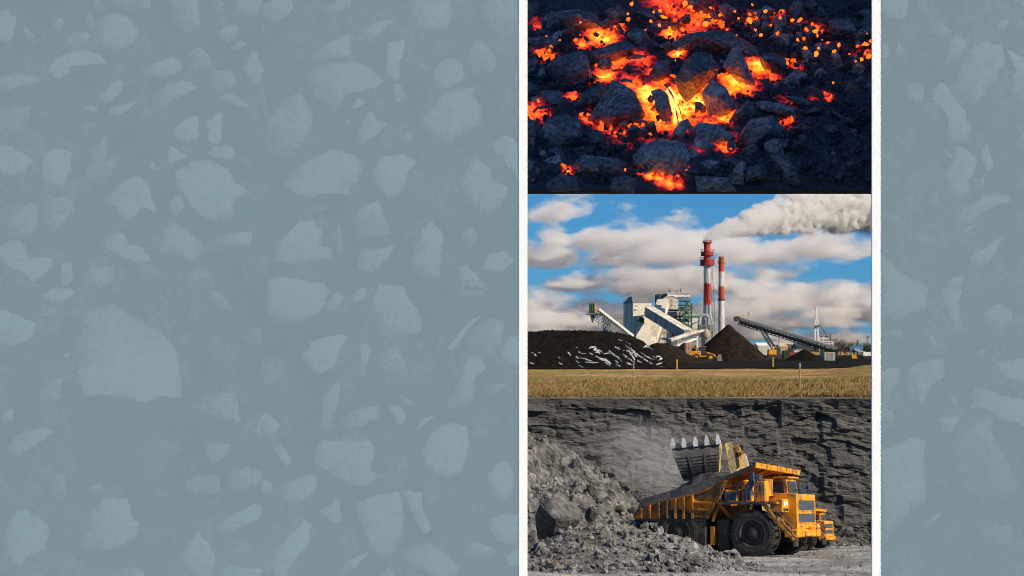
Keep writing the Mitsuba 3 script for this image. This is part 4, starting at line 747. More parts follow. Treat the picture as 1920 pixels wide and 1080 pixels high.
def pit_frame(origin, yaw, scale=1.0):
    f = np.array([math.cos(yaw), -math.sin(yaw), 0]); f = f - PN * (f @ PN); f /= np.linalg.norm(f); M = np.eye(4)
    M[:3, 0], M[:3, 1], M[:3, 2], M[:3, 3] = f * scale, np.cross(PN, f) * scale, PN * scale, origin; return M
MT = pit_frame(PC, math.radians(33)); MT[:3, 3] += MT[:3, :3] @ np.array([0, 3.08, 0])
dump_truck(MT, 'big orange dump truck with a dirty bed and black tyres in front of the cliff', None)
q = P(1524, 1030, 98.0); q[2] = floor_z(98.0) + .05
M2 = pit_frame(q, math.radians(36), .52)
dump_truck(M2, 'second orange dump truck mostly hidden behind the bigger one, only its nose showing', None, load=False)
# the shovel: bucket seen from outside, arm behind it, machine hidden behind the truck
sh = thing('excavator', 'mining shovel raising its toothed grey steel bucket over the truck bed', 'excavator')
SB = pit_frame(P(1311, 898, 90.5), math.radians(0), 1.0)
S_ = trimesh.transformations.rotation_matrix(math.radians(-5), [0, 1, 0]); SB = SB @ S_ @ trimesh.transformations.rotation_matrix(math.radians(-12), [0, 0, 1])
bk = numbered(sh + '__bucket')
def taper(m):
    v = m.vertices.copy(); v[:, 0] *= .74 + .26 * np.clip(v[:, 2] / 2.0, 0, 1); v[:, 0] += .10 * (1 - np.clip(v[:, 2] / 2.0, 0, 1)); m = m.copy(); m.vertices = v; return m
prof_o = [(.05, 2.38), (-.10, 2.0), (-.16, 1.5), (-.10, 1.0), (.10, .55), (.45, .20), (.95, .02), (1.6, .0), (2.1, .25)]
prof = prof_o + [(y, z) for y, z in [(2.05, .4), (1.6, .14), (1.0, .16), (.55, .33), (.24, .64), (.05, 1.05), (-.01, 1.5), (.05, 2.0), (.18, 2.38)]]
BW = 1.66
add('shell', moved(taper(xprism(prof, -BW, BW)), SB), 'shovel_steel', bk, smooth=35)
def along(t):
    q = np.array(prof_o); L = np.r_[0, np.cumsum(np.linalg.norm(np.diff(q, axis=0), axis=1))]; return np.array([np.interp(t, L, q[:, 0]), np.interp(t, L, q[:, 1])])
for i in range(10):
    t = .72 + i * .225; a, b = along(t), along(t + .1); n_ = np.array([-(b - a)[1], (b - a)[0]]); n_ = -n_ / np.linalg.norm(n_) if n_[0] > 0 else n_ / np.linalg.norm(n_)
    mid = (a + b) / 2 + n_ * .03
    add('wear_bar', moved(taper(bar((-BW - .02, *mid), (BW + .02, *mid), .14, .14, up=(0, n_[0], n_[1]))), SB), 'shovel_steel', bk)
for x in (-.62, .58):
    ms = []
    for i in range(9): a, b = along(.66 + i * .26), along(.66 + (i + 1) * .26); ms.append(bar((x, *(a + [-.09, -.02])), (x, *(b + [-.09, -.02])), .16, .12))
    add('wear_strip', moved(taper(cat(ms)), SB), 'shovel_steel', bk)
for s in (-1, 1):
    add('side_plate', moved(taper(xprism([(.0, 2.5), (-.1, 2.0), (-.14, 1.4), (.1, .5), (.6, .1), (1.3, .6), (1.9, 1.4), (2.2, 2.3), (1.2, 2.6)], s * BW - .03, s * BW + .06)), SB), 'shovel_cream' if s > 0 else 'shovel_steel', bk)
add('lip', moved(cat([bev(-BW, BW, -.16, .22, 2.28, 2.46, .04)] + [hull([(x + a, y, z) for a, z in ((-.24, 2.4), (.24, 2.4), (-.14, 2.62), (.14, 2.62)) for y in (-.2, .2)]) for x in (-1.22, -.41, .41, 1.22)]), SB), 'shovel_steel', bk)
for x in (-1.60, -.81, 0, .81, 1.60):
    add('tooth', moved(cat([hull([(x + a, y, z) for a, z, y in ((-.17, 2.30, -.26), (.17, 2.30, -.26), (-.17, 2.30, .26), (.17, 2.30, .26), (-.15, 2.68, -.17), (.15, 2.68, -.17), (-.15, 2.68, .17), (.15, 2.68, .17))]),
        hull([(x + a, y, z) for a, z, y in ((-.14, 2.6, -.15), (.14, 2.6, -.15), (-.14, 2.6, .15), (.14, 2.6, .15), (-.085, 3.0, -.05), (.085, 3.0, -.05), (-.085, 3.0, .05), (.085, 3.0, .05))])]), SB), 'tooth_steel', bk, smooth=25)
ar = numbered(sh + '__arm'); q = lambda X, Y, y: P(1180 + X / 4, 800 + Y / 4, y)
add('link_plate', bar(q(742, 120, 91.5), q(785, 360, 91.5), .5, .22, up=(0, 1, 0)), 'shovel_cream', ar)
add('stick', hull(np.vstack([q(X, Y, yy) for yy in (92.2, 93.0) for X, Y in ((770, 150), (820, 135), (860, 215), (880, 330), (900, 460), (780, 420), (790, 300))])), 'shovel_cream', ar)
add('stick_slot', hull(np.vstack([q(X, Y, yy) for yy in (92.12, 92.3) for X, Y in ((793, 200), (815, 190), (828, 300), (800, 330))])), 'truck_dark', ar)
add('bracket', cat([hull(np.vstack([q(X + dx, Y + dy, yy) for yy in (91.9, 92.1) for dx, dy in o_])) for X, Y, o_ in ((785, 145, [(-22, 0), (-8, -14), (24, -10), (44, 6), (30, 16), (-6, 10)]), (845, 185, [(-16, 8), (-4, -8), (14, -4), (20, 12), (4, 24)]), (815, 165, [(-10, 0), (6, -6), (14, 14), (0, 20)]))]), 'truck_rust', ar)
add('ram', tube(q(860, 210, 92.4), q(930, 470, 93.6), .16, n=12), 'tooth_steel', ar)
by = 98.0; bz = float(floor_z(by)); bx = P(1440, 900, by)[0]
add('house', bev(bx - 2.4, bx + 2.4, by - 2.0, by + 2.4, bz + 1.4, bz + 3.6, .15), 'shovel_cream', sh)
add('boom', bar(q(890, 440, 93.2), (bx, by, bz + 3.4), .7, .9), 'shovel_cream', sh)
for s in (-1, 1): add('track', hull([(bx + a, by + s * 1.8 + b, bz + c) for a, c in ((-2.6, .5), (-2.2, .0), (2.2, .0), (2.6, .5), (2.3, 1.1), (-2.3, 1.1)) for b in (-.4, .4)]), 'truck_dark', sh)
# ---------------------------------------------------------------- the meadow, the coal yard and the power plant beyond the rim
def Z2(X, Y): return 980 + X / 2.769, 360 + Y / 2.769
def Z4(X, Y): return 1080 + X / 6, 530 + Y / 6
def Z5(X, Y): return 1380 + X / 5.685, 560 + Y / 5.685
def G(u, y, h=0.0): return np.array([(u - U0) / F * y, y, MEADOW_Z + h])
def q4(X, Y, y): return P(*Z4(X, Y), y)
def q5(X, Y, y): return P(*Z5(X, Y), y)
def grass_color(p, n, uv):
    a = wave(p.x * .08, p.y * .04, 1.0, 3); b = wave(p.x * .9, p.y * .25, 2.0, 3)
    c = mikit.mix((.150, .100, .046), (.210, .135, .070), mikit.smoothstep(.35, .65, a))
    c = mikit.mix(c, (.115, .105, .032), mikit.smoothstep(.5, .68, wave(p.x * .02, p.y * .04, 7.0, 1)) * .7)
    return c * (.55 + .9 * b)
mat('dry_grass', grass_color, .95, spec=.05)
mat('blade_straw', (.27, .18, .085), .9, spec=.1); mat('blade_tan', (.22, .145, .055), .9, spec=.1); mat('blade_green', (.13, .125, .04), .9, spec=.1)
mat('coal_pile', lambda p, n, uv: C3(.0068, .0062, .0058) * (.5 + 1.1 * wave(p.x * .6, p.y * .6, p.z * .6, 3)), .95, spec=.08)
mat('coal_pile_brown', lambda p, n, uv: C3(.0150, .0110, .0086) * (.4 + 1.2 * wave(p.x * .6, p.y * .6, p.z * .6, 3)), .95, spec=.08)
mat('snow', (.36, .38, .40), .85)
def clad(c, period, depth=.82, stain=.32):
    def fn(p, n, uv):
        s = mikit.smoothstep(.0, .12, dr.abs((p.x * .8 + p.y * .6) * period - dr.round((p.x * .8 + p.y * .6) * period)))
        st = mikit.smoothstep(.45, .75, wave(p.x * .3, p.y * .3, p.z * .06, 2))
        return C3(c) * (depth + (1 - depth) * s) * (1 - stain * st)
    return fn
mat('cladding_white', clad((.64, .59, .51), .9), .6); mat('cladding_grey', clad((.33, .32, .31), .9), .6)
mat('roof_grey', (.16, .16, .165), .6); mat('steel_grey', (.26, .27, .28), .55, .3); mat('steel_dark', (.05, .055, .06), .6, .2); mat('steel_green', (.035, .13, .05), .55); mat('green_dark', (.02, .06, .03), .6)
mat('white_steel', (.68, .67, .65), .5); mat('window_dark', (.03, .035, .04), .2); mat('stack_red', lambda p, n, uv: C3(.50, .045, .022) * (.75 + .4 * wave(p.x * .5, p.y * .5, p.z * .2, 2)), .6)
mat('stack_dark_red', (.27, .028, .022), .6); mat('stack_orange', lambda p, n, uv: C3(.45, .06, .024) * (.7 + .45 * wave(p.x * .5, p.y * .5, p.z * .2, 2)), .65); mat('stack_rust', (.32, .10, .03), .7)
mat('stack_white', lambda p, n, uv: C3(.56, .55, .54) * (.82 + .3 * wave(p.x * .5, p.y * .5, p.z * .1, 2)), .65); mat('stack_grey', lambda p, n, uv: C3(.33, .355, .375) * (.82 + .3 * wave(p.x * .5, p.y * .5, p.z * .1, 2)), .65)
mat('brick_pier', (.30, .155, .10), .8); mat('concrete', (.36, .345, .32), .8); mat('loader_yellow', (.66, .30, .02), .5); mat('machine_red', (.4, .03, .03), .5); mat('machine_blue', (.10, .22, .42), .4)
mat('bark', (.055, .042, .034), .9); mat('twigs', (.085, .060, .046), .95); mat('post_wood', (.33, .25, .15), .9); mat('post_yellow', (.50, .33, .08), .8); mat('green_shed', (.42, .46, .38), .7); mat('tan_wall', (.40, .31, .20), .8)
# ground
xs = np.unique(np.r_[np.linspace(-500, -60, 30), np.linspace(-60, 120, 200), np.linspace(120, 900, 60)]); ys = np.unique(np.r_[np.linspace(RIM_Y, 300, 150), np.linspace(300, 900, 30), np.geomspace(900, 9000, 16)])
def meadow_z(X, Y):
    q = np.stack([X, Y, X * 0], -1); fade = np.clip((Y - RIM_Y) / 6, 0, 1)
    z = MEADOW_Z + fade * (.30 * (meshkit.fbm(q * [.05, .03, 1], 3, 4) - .5) + .10 * (meshkit.fbm(q * .35, 2, 6) - .5))
    bx, bd = X - (1640 - U0) / F * Y, np.exp(-((Y - 235) / 45) ** 2); return z + 1.5 * bd * np.exp(-(bx / 7.0) ** 2)          # a grassy bank at the right
put('meadow', grid_mesh(np.r_[xs, 4000][xs.searchsorted(-1e9):], ys, meadow_z), 'dry_grass', 'dry tan meadow running up to the coal yard', kind='structure', smooth=True)
yard = Polygon([(-300, 282), (30, 282), (70, 292), (110, 330), (135, 400), (700, 430), (900, 900), (-400, 900)])
m = trimesh.creation.extrude_polygon(yard, .35, engine='earcut'); m.apply_translation((0, 0, MEADOW_Z - .05)); put('coal_yard', m, 'coal_pile', 'flat black coal yard ground at the foot of the heaps', kind='structure')
# grass blades near the rim
rng = np.random.default_rng(3)
def blades(n, y0, y1, h0, h1, mats, name, lab):
    y = RIM_Y + .1 + (y1 - y0) * rng.random(n) ** 1.6; x = rng.uniform(-.06, .36, n) * y
    cl_ = meshkit.fbm(np.stack([x * .35, y * .35, x * 0], -1), 3, 9); keep = cl_ > .36; x, y, cl_ = x[keep], y[keep], cl_[keep]; n = len(x)
    z = meadow_z(x[None], y[None])[0]; h = rng.uniform(h0, h1, n) * (.4 + 1.3 * (cl_ - .3)); w = rng.uniform(.02, .045, n); a = rng.uniform(0, np.pi, n); lx, ly = rng.normal(0, .3, (2, n)) * h
    dx, dy = np.cos(a) * w, np.sin(a) * w
    V = np.stack([np.stack([x - dx, y - dy, z - .03], 1), np.stack([x + dx, y + dy, z - .03], 1), np.stack([x + dx * .6 + lx * .4, y + dy * .6 + ly * .4, z + h * .6], 1), np.stack([x + lx, y + ly, z + h], 1)], 1)
    which = rng.choice(len(mats), n, p=[.45, .35, .2])
    for k, mt in enumerate(mats):
        v = V[which == k].reshape(-1, 3); i = np.arange(len(v) // 4)[:, None] * 4; f = np.vstack([i + [0, 1, 2], i + [0, 2, 3]])
        put(name, trimesh.Trimesh(v, f, process=False), mt, lab[k], None, kind='stuff')
blades(52000, 118, 185, .25, .75, ['blade_straw', 'blade_tan', 'blade_green'], 'meadow_grass', ['pale straw coloured grass stalks along the meadow edge', 'brown tan grass stalks along the meadow edge', 'olive green grass stalks in the dry meadow'])
# coal heaps
def coal_heap(crest, yc, u0, u1, front, back, seed, bsdf, lab, rough=.25):
    c = np.array(crest, float); cx = (c[:, 0] - U0) / F * yc; cz = (V0 - c[:, 1]) / F * yc - MEADOW_Z
    def zf(X, Y):
        h = np.interp(X, cx, cz); d = Y - yc; w = np.clip(1 - np.where(d < 0, -d / front, d / back), 0, 1); w = np.minimum(w * 1.12, 1) ** 1.08
        q = np.stack([X, Y, X * 0], -1)
        return MEADOW_Z - .1 + h * w + rough * (meshkit.fbm(q * .3, 4, seed) - .5) * 2 * np.clip(w * 4, 0, 1)
    x0, x1 = [(u - U0) / F * yc for u in (u0, u1)]
    put('coal_heap', grid_mesh(np.linspace(x0, x1, 220), np.linspace(yc - front, yc + back, 110), zf), bsdf, lab, 'coal heap', smooth=40); return zf
hz = coal_heap([(700, 640), (900, 626), (989, 622), (1030, 619), (1060, 620), (1120, 621), (1160, 624), (1185, 631), (1205, 641), (1222, 655), (1240, 672), (1252, 688), (1300, 694)], 315, 700, 1290, 26, 30, 3, 'coal_pile', 'long black coal heap streaked with snow at the left')
coal_heap([(1180, 690), (1205, 660), (1222, 645), (1232, 642), (1250, 643), (1266, 650), (1290, 664), (1312, 672), (1340, 678)], 400, 1180, 1330, 22, 22, 4, 'coal_pile_brown', 'low brownish coal heap right of the snowy heap')
def cone(u, v_top, u0, u1, y, bsdf, lab, seed, top=.5):
    n = 96; a = np.arange(n) * 2 * np.pi / n; c = G(u, y); H = (V0 - v_top) / F * y - MEADOW_Z; R0 = (u1 - u0) / 2 / F * y
    rows, rr = [], [0, .05, .1, .18, .3, .42, .55, .68, .8, .9, 1.0, 1.12]
    for r in rr:
        h = H * (1 - r) if r > .12 else H * (.88 + .10 * (1 - (r / .12) ** 2)); h = max(h, 0) if r <= 1 else -.2
        s = R0 * r; p = np.stack([c[0] + s * np.cos(a), c[1] + s * np.sin(a), a * 0 + c[2] + h], 1)
        dd = meshkit.fbm(np.stack([np.cos(a) * 3, np.sin(a) * 3, a * 0 + r * 2], -1), 4, seed) - .5; p[:, 2] += dd * H * .05 * min(1, r * 4); p[:, :2] += (p[:, :2] - c[:2]) * (dd * .10)[:, None]
        rows.append(p)
    V = np.vstack(rows); i = np.arange(n); j = (i + 1) % n; f = []
    for k in range(len(rr) - 1): A_, B_ = i + k * n, j + k * n; f += [np.stack([A_, A_ + n, B_ + n], 1), np.stack([A_, B_ + n, B_], 1)]
    put('coal_heap', trimesh.Trimesh(V, np.vstack(f), process=False), bsdf, lab, 'coal heap', smooth=50)
cone(1366, 607.5, 1289, 1446, 478, 'coal_pile_brown', 'tall pointed coal heap in front of the two chimneys', 5)
cone(1508, 654, 1470, 1552, 470, 'coal_pile', 'small black coal heap under the long conveyor', 6)
# loose lumps over the heaps
rng = np.random.default_rng(14); LB = [rock(rng, 1, 0, facets=8) for _ in range(6)]; V, Fc, off = [], [], 0
for i in range(5200):
    if i < 3600: y = rng.uniform(290, 322); x = rng.uniform((920 - U0) / F, (1255 - U0) / F) * y; z = float(hz(np.array([[x]]), np.array([[y]]))[0, 0])
    else:
        c_ = G(1366, 478); a_, r_ = rng.uniform(0, 2 * np.pi), 16.2 * math.sqrt(rng.random()); x, y = c_[0] + r_ * math.cos(a_), c_[1] + r_ * math.sin(a_); z = MEADOW_Z + 13.9 * max(0, 1 - r_ / 15.6)
    b = LB[i % 6]; r_ = .06 + .26 * rng.random() ** 3; w = b.vertices @ rot3(rng).T * r_ + [x, y, z + r_ * .3]; V.append(w); Fc.append(b.faces + off); off += len(w)
put('heap_lumps', trimesh.Trimesh(np.vstack(V), np.vstack(Fc), process=False), 'coal_pile', 'loose lumps of coal lying over the heaps in the yard', None, kind='stuff')
# snow lying in the runnels of the left heap: thin patches of their own
rng = np.random.default_rng(8)
def snow_patch(pts, w):
    'a ribbon over the heap through picture points'
    out = []
    P3 = []
    for u, v in pts:
        y = np.linspace(289, 315, 120); x = (u - U0) / F * y; z = hz(x[None], y[None])[0]; vv = V0 - z / y * F
        k = int(np.argmin(np.abs(vv - v))); P3.append((x[k], y[k]))
    P3 = np.array(P3)
    if len(P3) == 1: P3 = np.vstack([P3, P3 + [w, .2]])
    L = np.r_[0, np.cumsum(np.linalg.norm(np.diff(P3, axis=0), axis=1))]; n = max(4, int(L[-1] / .35)); t = np.linspace(0, L[-1], n); C_ = np.stack([np.interp(t, L, P3[:, 0]), np.interp(t, L, P3[:, 1])], 1) + rng.normal(0, .09, (n, 2))
    T_ = np.gradient(C_, axis=0); T_ /= np.linalg.norm(T_, axis=1, keepdims=True) + 1e-9; N_ = np.stack([-T_[:, 1], T_[:, 0]], 1)
    ww = w * np.sin(np.linspace(.25, np.pi - .15, n)) * rng.uniform(.35, 1.25, n)
    V = []
    for s in (-1, -.4, .4, 1): q = C_ + N_ * (ww * s)[:, None]; V.append(np.c_[q, hz(q[None, :, 0], q[None, :, 1])[0] + (.10 if abs(s) < 1 else .015)])
    V = np.vstack(V); i = np.arange(n - 1); f = []
    for r in range(3): f += [np.stack([i + r * n, i + 1 + r * n, i + 1 + (r + 1) * n], 1), np.stack([i + r * n, i + 1 + (r + 1) * n, i + (r + 1) * n], 1)]
    put('snow_patch', trimesh.Trimesh(V, np.vstack(f), process=False), 'snow', 'strip of old snow in a runnel of the long black coal heap', 'snow', 'snow strips on the coal heap', smooth=40)
SNOW = '570 665 630 705|560 710 700 820 760 860 860 910|600 720 650 770 720 830 800 880 860 925|365 760 410 800 470 840 520 890|470 725 500 765|530 770 570 765 620 785|525 790 560 840 620 870 660 905|145 740 195 720 245 770 210 790|20 770 60 800 110 800|60 850 130 870 190 890|100 890 170 905 250 900|230 830 290 860 340 880 400 920|310 800 380 795|440 880 480 910|0 880 40 905|150 790 190 810|600 760 640 840 665 890|720 780 800 830 890 870|930 880 975 855|905 930 970 905|950 945 970 950|690 880 740 900|760 730 830 690 870 700|430 720 470 740|30 930 90 965|330 900 390 940|560 900 640 935|470 640 520 660|840 730 870 760|870 830 910 850|590 900 610 920|660 800 690 850|270 760 300 790|0 730 15 735'.split('|')
for i, s in enumerate(SNOW):
    q = np.array(s.split(), float).reshape(-1, 2); snow_patch([Z4(*p) for p in q], .24 if i not in (7, 11) else .75)
for (X0, Y0), n in (((880, 640), 7),):
    pass
for i in range(14):
    X, Y = rng.uniform(-520, 940), rng.uniform(740, 930); snow_patch([Z4(X, Y), Z4(X + rng.uniform(25, 75), Y + rng.uniform(5, 55))], rng.uniform(.14, .34))
# chimneys
def ring_at(u, y, r, v, h): c = P(u, v, y); return c, r
def chimney(u, y, bands, lab):
    k = thing('chimney', lab, 'chimney')
    for (v0, v1, r0, r1, b, nm) in bands:
        a, c = P(u, v1, y), P(u, v0, y); a[2] = max(a[2], MEADOW_Z)
        add(nm, tube(a, c, r1, r0, n=40), b, k, smooth=40)
    return k
yS = 520.0; e = px(yS)
k = chimney(1326, yS, [(453.5, 456, 8.6 * e, 8.6 * e, 'stack_dark_red', 'rim'), (456, 472, 6.0 * e, 6.2 * e, 'stack_red', 'shaft_band'), (472, 479.5, 11.5 * e, 11.5 * e, 'stack_dark_red', 'platform'), (479.5, 487, 6.6 * e, 6.8 * e, 'stack_red', 'shaft_band'),
    (487, 498, 13.2 * e, 13.2 * e, 'stack_dark_red', 'platform'), (498, 531.5, 6.4 * e, 6.6 * e, 'stack_white', 'shaft_band'), (531.5, 571.5, 6.6 * e, 7.0 * e, 'stack_red', 'shaft_band'), (571.5, 588, 7.1 * e, 7.4 * e, 'stack_grey', 'shaft_band'), (588, 600, 7.4 * e, 11 * e, 'stack_grey', 'flare'), (600, 690, 11 * e, 11 * e, 'stack_grey', 'base_drum')],
    'tall red and white banded chimney with two ring platforms, smoking')
for v in (472, 487, 455): 
    c = P(1326, v, yS); R_ = (12.6 if v != 487 else 14.2) * e if v > 460 else 8 * e
    add('handrail', cat([tube(c + [R_ * math.cos(t), R_ * math.sin(t), 0], c + [R_ * math.cos(t), R_ * math.sin(t), .9], .05, n=4) for t in np.arange(20) * math.pi / 10] + [tube(c + [R_ * math.cos(t), R_ * math.sin(t), .9], c + [R_ * math.cos(t + math.pi / 10), R_ * math.sin(t + math.pi / 10), .9], .05, n=4) for t in np.arange(20) * math.pi / 10]), 'stack_dark_red', k)
for X, Y0, Y1 in ((980, 300, 335),): pass
ld = [P(u, v, yS - 2.5) for u, v in ((1333, 500), (1337, 570), (1340, 680))]
add('ladder', cat([bar(ld[i] + [s, 0, 0], ld[i + 1] + [s, 0, 0], .16) for i in range(2) for s in (-.45, .45)] + [bar(ld[0] + (ld[2] - ld[0]) * t + [-.45, 0, 0], ld[0] + (ld[2] - ld[0]) * t + [.45, 0, 0], .12, up=(0, 1, 0)) for t in np.linspace(.02, .98, 26)]), 'steel_dark', k)
k = chimney(1352.5, yS + 12, [(481, 491, 5.0 * e, 5.2 * e, 'stack_rust', 'cap'), (491, 493.5, 6.4 * e, 6.4 * e, 'stack_rust', 'rim'), (493.5, 509.5, 5.3 * e, 5.4 * e, 'stack_orange', 'shaft_band'), (509.5, 537, 5.4 * e, 5.6 * e, 'stack_white', 'shaft_band'), (537, 564, 5.6 * e, 5.8 * e, 'stack_orange', 'shaft_band'), (564, 690, 5.8 * e, 6.3 * e, 'stack_white', 'shaft_band')],
    'slimmer orange and white banded chimney right of the smoking one')
add('ring', tube(P(1352.5, 563, yS + 12), P(1352.5, 561, yS + 12), 7.2 * e, n=30), 'steel_dark', k)
# smoke
def smoke():
    nx, ny, nz = 300, 200, 140; lo, hi = np.array([76.0, yS - 8, 38.0]), np.array([205.0, yS + 132, 96.0])
    X = np.linspace(lo[0], hi[0], nx)[None, None, :]; Y = np.linspace(lo[1], hi[1], ny)[None, :, None]; Z = np.linspace(lo[2], hi[2], nz)[:, None, None]
    path = np.array([(1326, 457, 7.0), (1327, 451, 8), (1332, 444, 9.5), (1344, 436, 12), (1362, 429, 15), (1390, 421, 20), (1425, 412, 25), (1465, 402, 30), (1510, 396, 35), (1560, 390, 39), (1620, 384, 43), (1690, 376, 50)])
    L = np.linspace(0, 1, 64); s = np.linspace(0, len(path) - 1, 64); A_ = np.full((nz, ny, nx), -9.0, np.float32)
    for t in s:
        u, v, r = [np.interp(t, np.arange(len(path)), path[:, c]) for c in range(3)]; kx = (u - U0) / F; yy = yS + (kx * yS - (1326 - U0) / F * yS) / (1 - kx); c = P(u, v, yy); r = r * px(yy)
        A_ = np.maximum(A_, (1 - np.sqrt(((X - c[0]) / r) ** 2 + ((Y - c[1]) / (r * .8)) ** 2 + ((Z - c[2]) / r) ** 2)).astype(np.float32))
    n1 = vnoise((nz, ny, nx), (14, 12, 14), 2, 4, .55); n2 = 1 - np.abs(2 * vnoise((nz, ny, nx), (13, 11, 13), 7, 4, .62) - 1)       # billows
    near = np.clip((X - 79.3) / 9, .15, 1); d = np.clip((A_ + near * (1.05 * (n2 - .70) + 1.05 * (n1 - .5)) + .02 + .22 * np.clip(1 - (X - 79.3) / 7, 0, 1)) * 5.5, 0, 1) ** 1.3
    volume('smoke_plume', 'smoke_plume', d, lo, hi, .42, (.90, .90, .91), 'thick white and grey smoke plume drifting right from the tall chimney', 'smoke')
smoke()
# main tower
def local_frame(o, yaw): return frame(o, (math.cos(yaw), math.sin(yaw)))
def house(M, w, d, h, parent, wall, roof, roofkind='flat', rise=0, name='wall'):
    add(name, moved(box(0, w, 0, d, 0, h), M), wall, parent)
    if roofkind == 'hip': add('roof', moved(hull([(-.2, -.2, h + .01), (w + .2, -.2, h + .01), (-.2, d + .2, h + .01), (w + .2, d + .2, h + .01), (w * .12, d * .35, h + rise), (w * .88, d * .35, h + rise), (w * .12, d * .65, h + rise), (w * .88, d * .65, h + rise)]), M), roof, parent)
    elif roofkind == 'gable': add('roof', moved(hull([(-.2, -.2, h + .01), (w + .2, -.2, h + .01), (-.2, d + .2, h + .01), (w + .2, d + .2, h + .01), (-.2, d / 2, h + rise), (w + .2, d / 2, h + rise)]), M), roof, parent)
    else: add('roof', moved(box(-.15, w + .15, -.15, d + .15, h + .004, h + .3), M), roof, parent)
yT = 505.0; s6 = yT / F / 6
def hz_(Y, y): return (V0 - (530 + Y / 6)) / F * y - MEADOW_Z
yaw = math.radians(14)
tw = thing('transfer_tower', 'tall white clad tower with a dark hipped roof where the conveyor galleries meet', 'building')
o = q4(640, 690, yT); o[2] = MEADOW_Z; MTW = local_frame(o, yaw)
house(MTW, 215 * s6 / math.cos(yaw), 11.5, hz_(226, yT), tw, 'cladding_white', 'roof_grey', 'hip', 2.6)
add('vent_box', moved(box(2.6, 4.4, -.7, .0, hz_(445, yT), hz_(390, yT)), MTW), 'steel_green', tw)
add('vent_pipe', moved(polytube([(3.2, -.5, hz_(390, yT)), (3.4, -.5, hz_(368, yT)), (4.6, -.3, hz_(362, yT))], .14), MTW), 'white_steel', tw)
add('louvre', moved(box(.4, 1.6, -.05, 0, hz_(310, yT), hz_(300, yT)), MTW), 'window_dark', tw)
for i, (xx, yy) in enumerate(((1.2, 420), (1.2, 480), (4.6, 330), (5.6, 258), (.9, 258))): add('window', moved(box(xx, xx + .9, -.06, 0, hz_(yy + 9, yT), hz_(yy, yT)), MTW), 'window_dark', tw)
for i in range(4): add('cladding_joint', moved(box(0, 215 * s6 / math.cos(yaw), -.03, 0, 4 + i * 5.2, 4.12 + i * 5.2), MTW), 'cladding_grey', tw)
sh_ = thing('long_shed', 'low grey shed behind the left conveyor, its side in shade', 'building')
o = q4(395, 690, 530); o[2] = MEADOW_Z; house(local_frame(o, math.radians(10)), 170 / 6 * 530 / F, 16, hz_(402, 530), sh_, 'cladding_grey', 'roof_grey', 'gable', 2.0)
# galleries
def gallery(a, b, w, h, lab, wall='cladding_white', roof='cladding_white', ribs=0):
    k = thing('conveyor_gallery', lab, 'conveyor'); a, b = np.array(a), np.array(b); d = (b - a) / np.linalg.norm(b - a); s = np.cross(d, [0, 0, 1.]); s /= np.linalg.norm(s); t = np.cross(s, d)
    add('wall', bar(a, b, w, h), wall, k); add('roof', bar(a + t * (h / 2 + .08), b + t * (h / 2 + .08), w + .3, .16), roof, k); add('floor', bar(a - t * (h / 2 + .12), b - t * (h / 2 + .12), w + .2, .24), 'steel_grey', k)
    return k
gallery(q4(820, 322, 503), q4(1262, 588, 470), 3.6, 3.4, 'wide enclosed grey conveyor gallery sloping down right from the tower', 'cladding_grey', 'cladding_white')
gallery(q4(800, 690, 512) - [0, 0, 3], q4(985, 225, 540), 4.6, 3.4, 'steep white conveyor gallery climbing behind the tower to the boiler house', 'cladding_white', 'cladding_white')
# boiler house
bh = thing('boiler_house', 'big white boiler house with an open steel frame and green pipes at its right', 'building')
yB = 545.0; sB = yB / F / 6
def bx4(X0, X1, Y0, Y1, d0, d1, b, nm='wall', par=None):
    a, c = q4(X0, Y1, yB), q4(X1, Y0, yB); return add(nm, box(a[0], c[0], yB + d0, yB + d1, max(a[2], MEADOW_Z), c[2]), b, par or bh)
bx4(855, 1205, 330, 720, 0, 16, 'cladding_white'); bx4(935, 1033, 124, 330, 4, 16, 'steel_dark', 'dark_bay')
a = lambda X, Y: (q4(X, Y, yB)[0], q4(X, Y, yB)[2])
add('upper_block', prism([a(985, 302), a(1138, 302), a(1138, 186), a(1072, 153), a(1012, 166), a(948, 212)], yB - 3.1, yB + 12), 'cladding_white', bh)
add('roof', prism([a(940, 214), a(1010, 164), a(1072, 150), a(1142, 185), a(1142, 179), a(1072, 144), a(1008, 158), a(938, 208)], yB - 3.4, yB + 12.2), 'white_steel', bh)
a, c = q4(1035, 158, yB), q4(1292, 118, yB)
add('penthouse', box(a[0], c[0], yB + 2, yB + 14, a[2], c[2]), 'white_steel', bh); add('penthouse_roof', box(a[0] - .3, c[0] + .2, yB + 1.5, yB + 15, c[2] + .01, c[2] + .3), 'white_steel', bh)
for X, Y0, Y1 in ((1048, 75, 120), (1135, 82, 120), (1178, 62, 160), (1060, 90, 120)): add('roof_pipe', tube(q4(X, Y1, yB + 4), q4(X, Y0, yB + 4), .22, n=6), 'steel_dark', bh)
for i, Y in enumerate((312, 372, 438)): bx4(985, 1135, Y, Y + 9, -2.0, 2.0, 'steel_dark', 'walkway')
for i in range(5): bx4(962 + i * 14, 972 + i * 14, 618, 642, -.12, .3, 'window_dark', 'window')
for X, Y in ((880, 470), (905, 470), (1160, 470), (1160, 540), (880, 590), (1010, 200), (1060, 200), (1010, 250), (1060, 250), (1110, 215)): bx4(X, X + 12, Y, Y + 11, -3.25 if 1000 < X < 1120 else -.15, -3.0 if 1000 < X < 1120 else .3, 'window_dark', 'window')
for X in (1122, 1140, 1078): bx4(X, X + 9, 616, 642, -.12, .3, 'window_dark', 'window')
bx4(955, 1050, 545, 575, -.2, .3, 'tan_wall', 'panel'); bx4(1080, 1100, 560, 600, -.3, .3, 'machine_red', 'panel'); bx4(1100, 1112, 258, 272, -3.2, -2.9, 'window_dark', 'window')
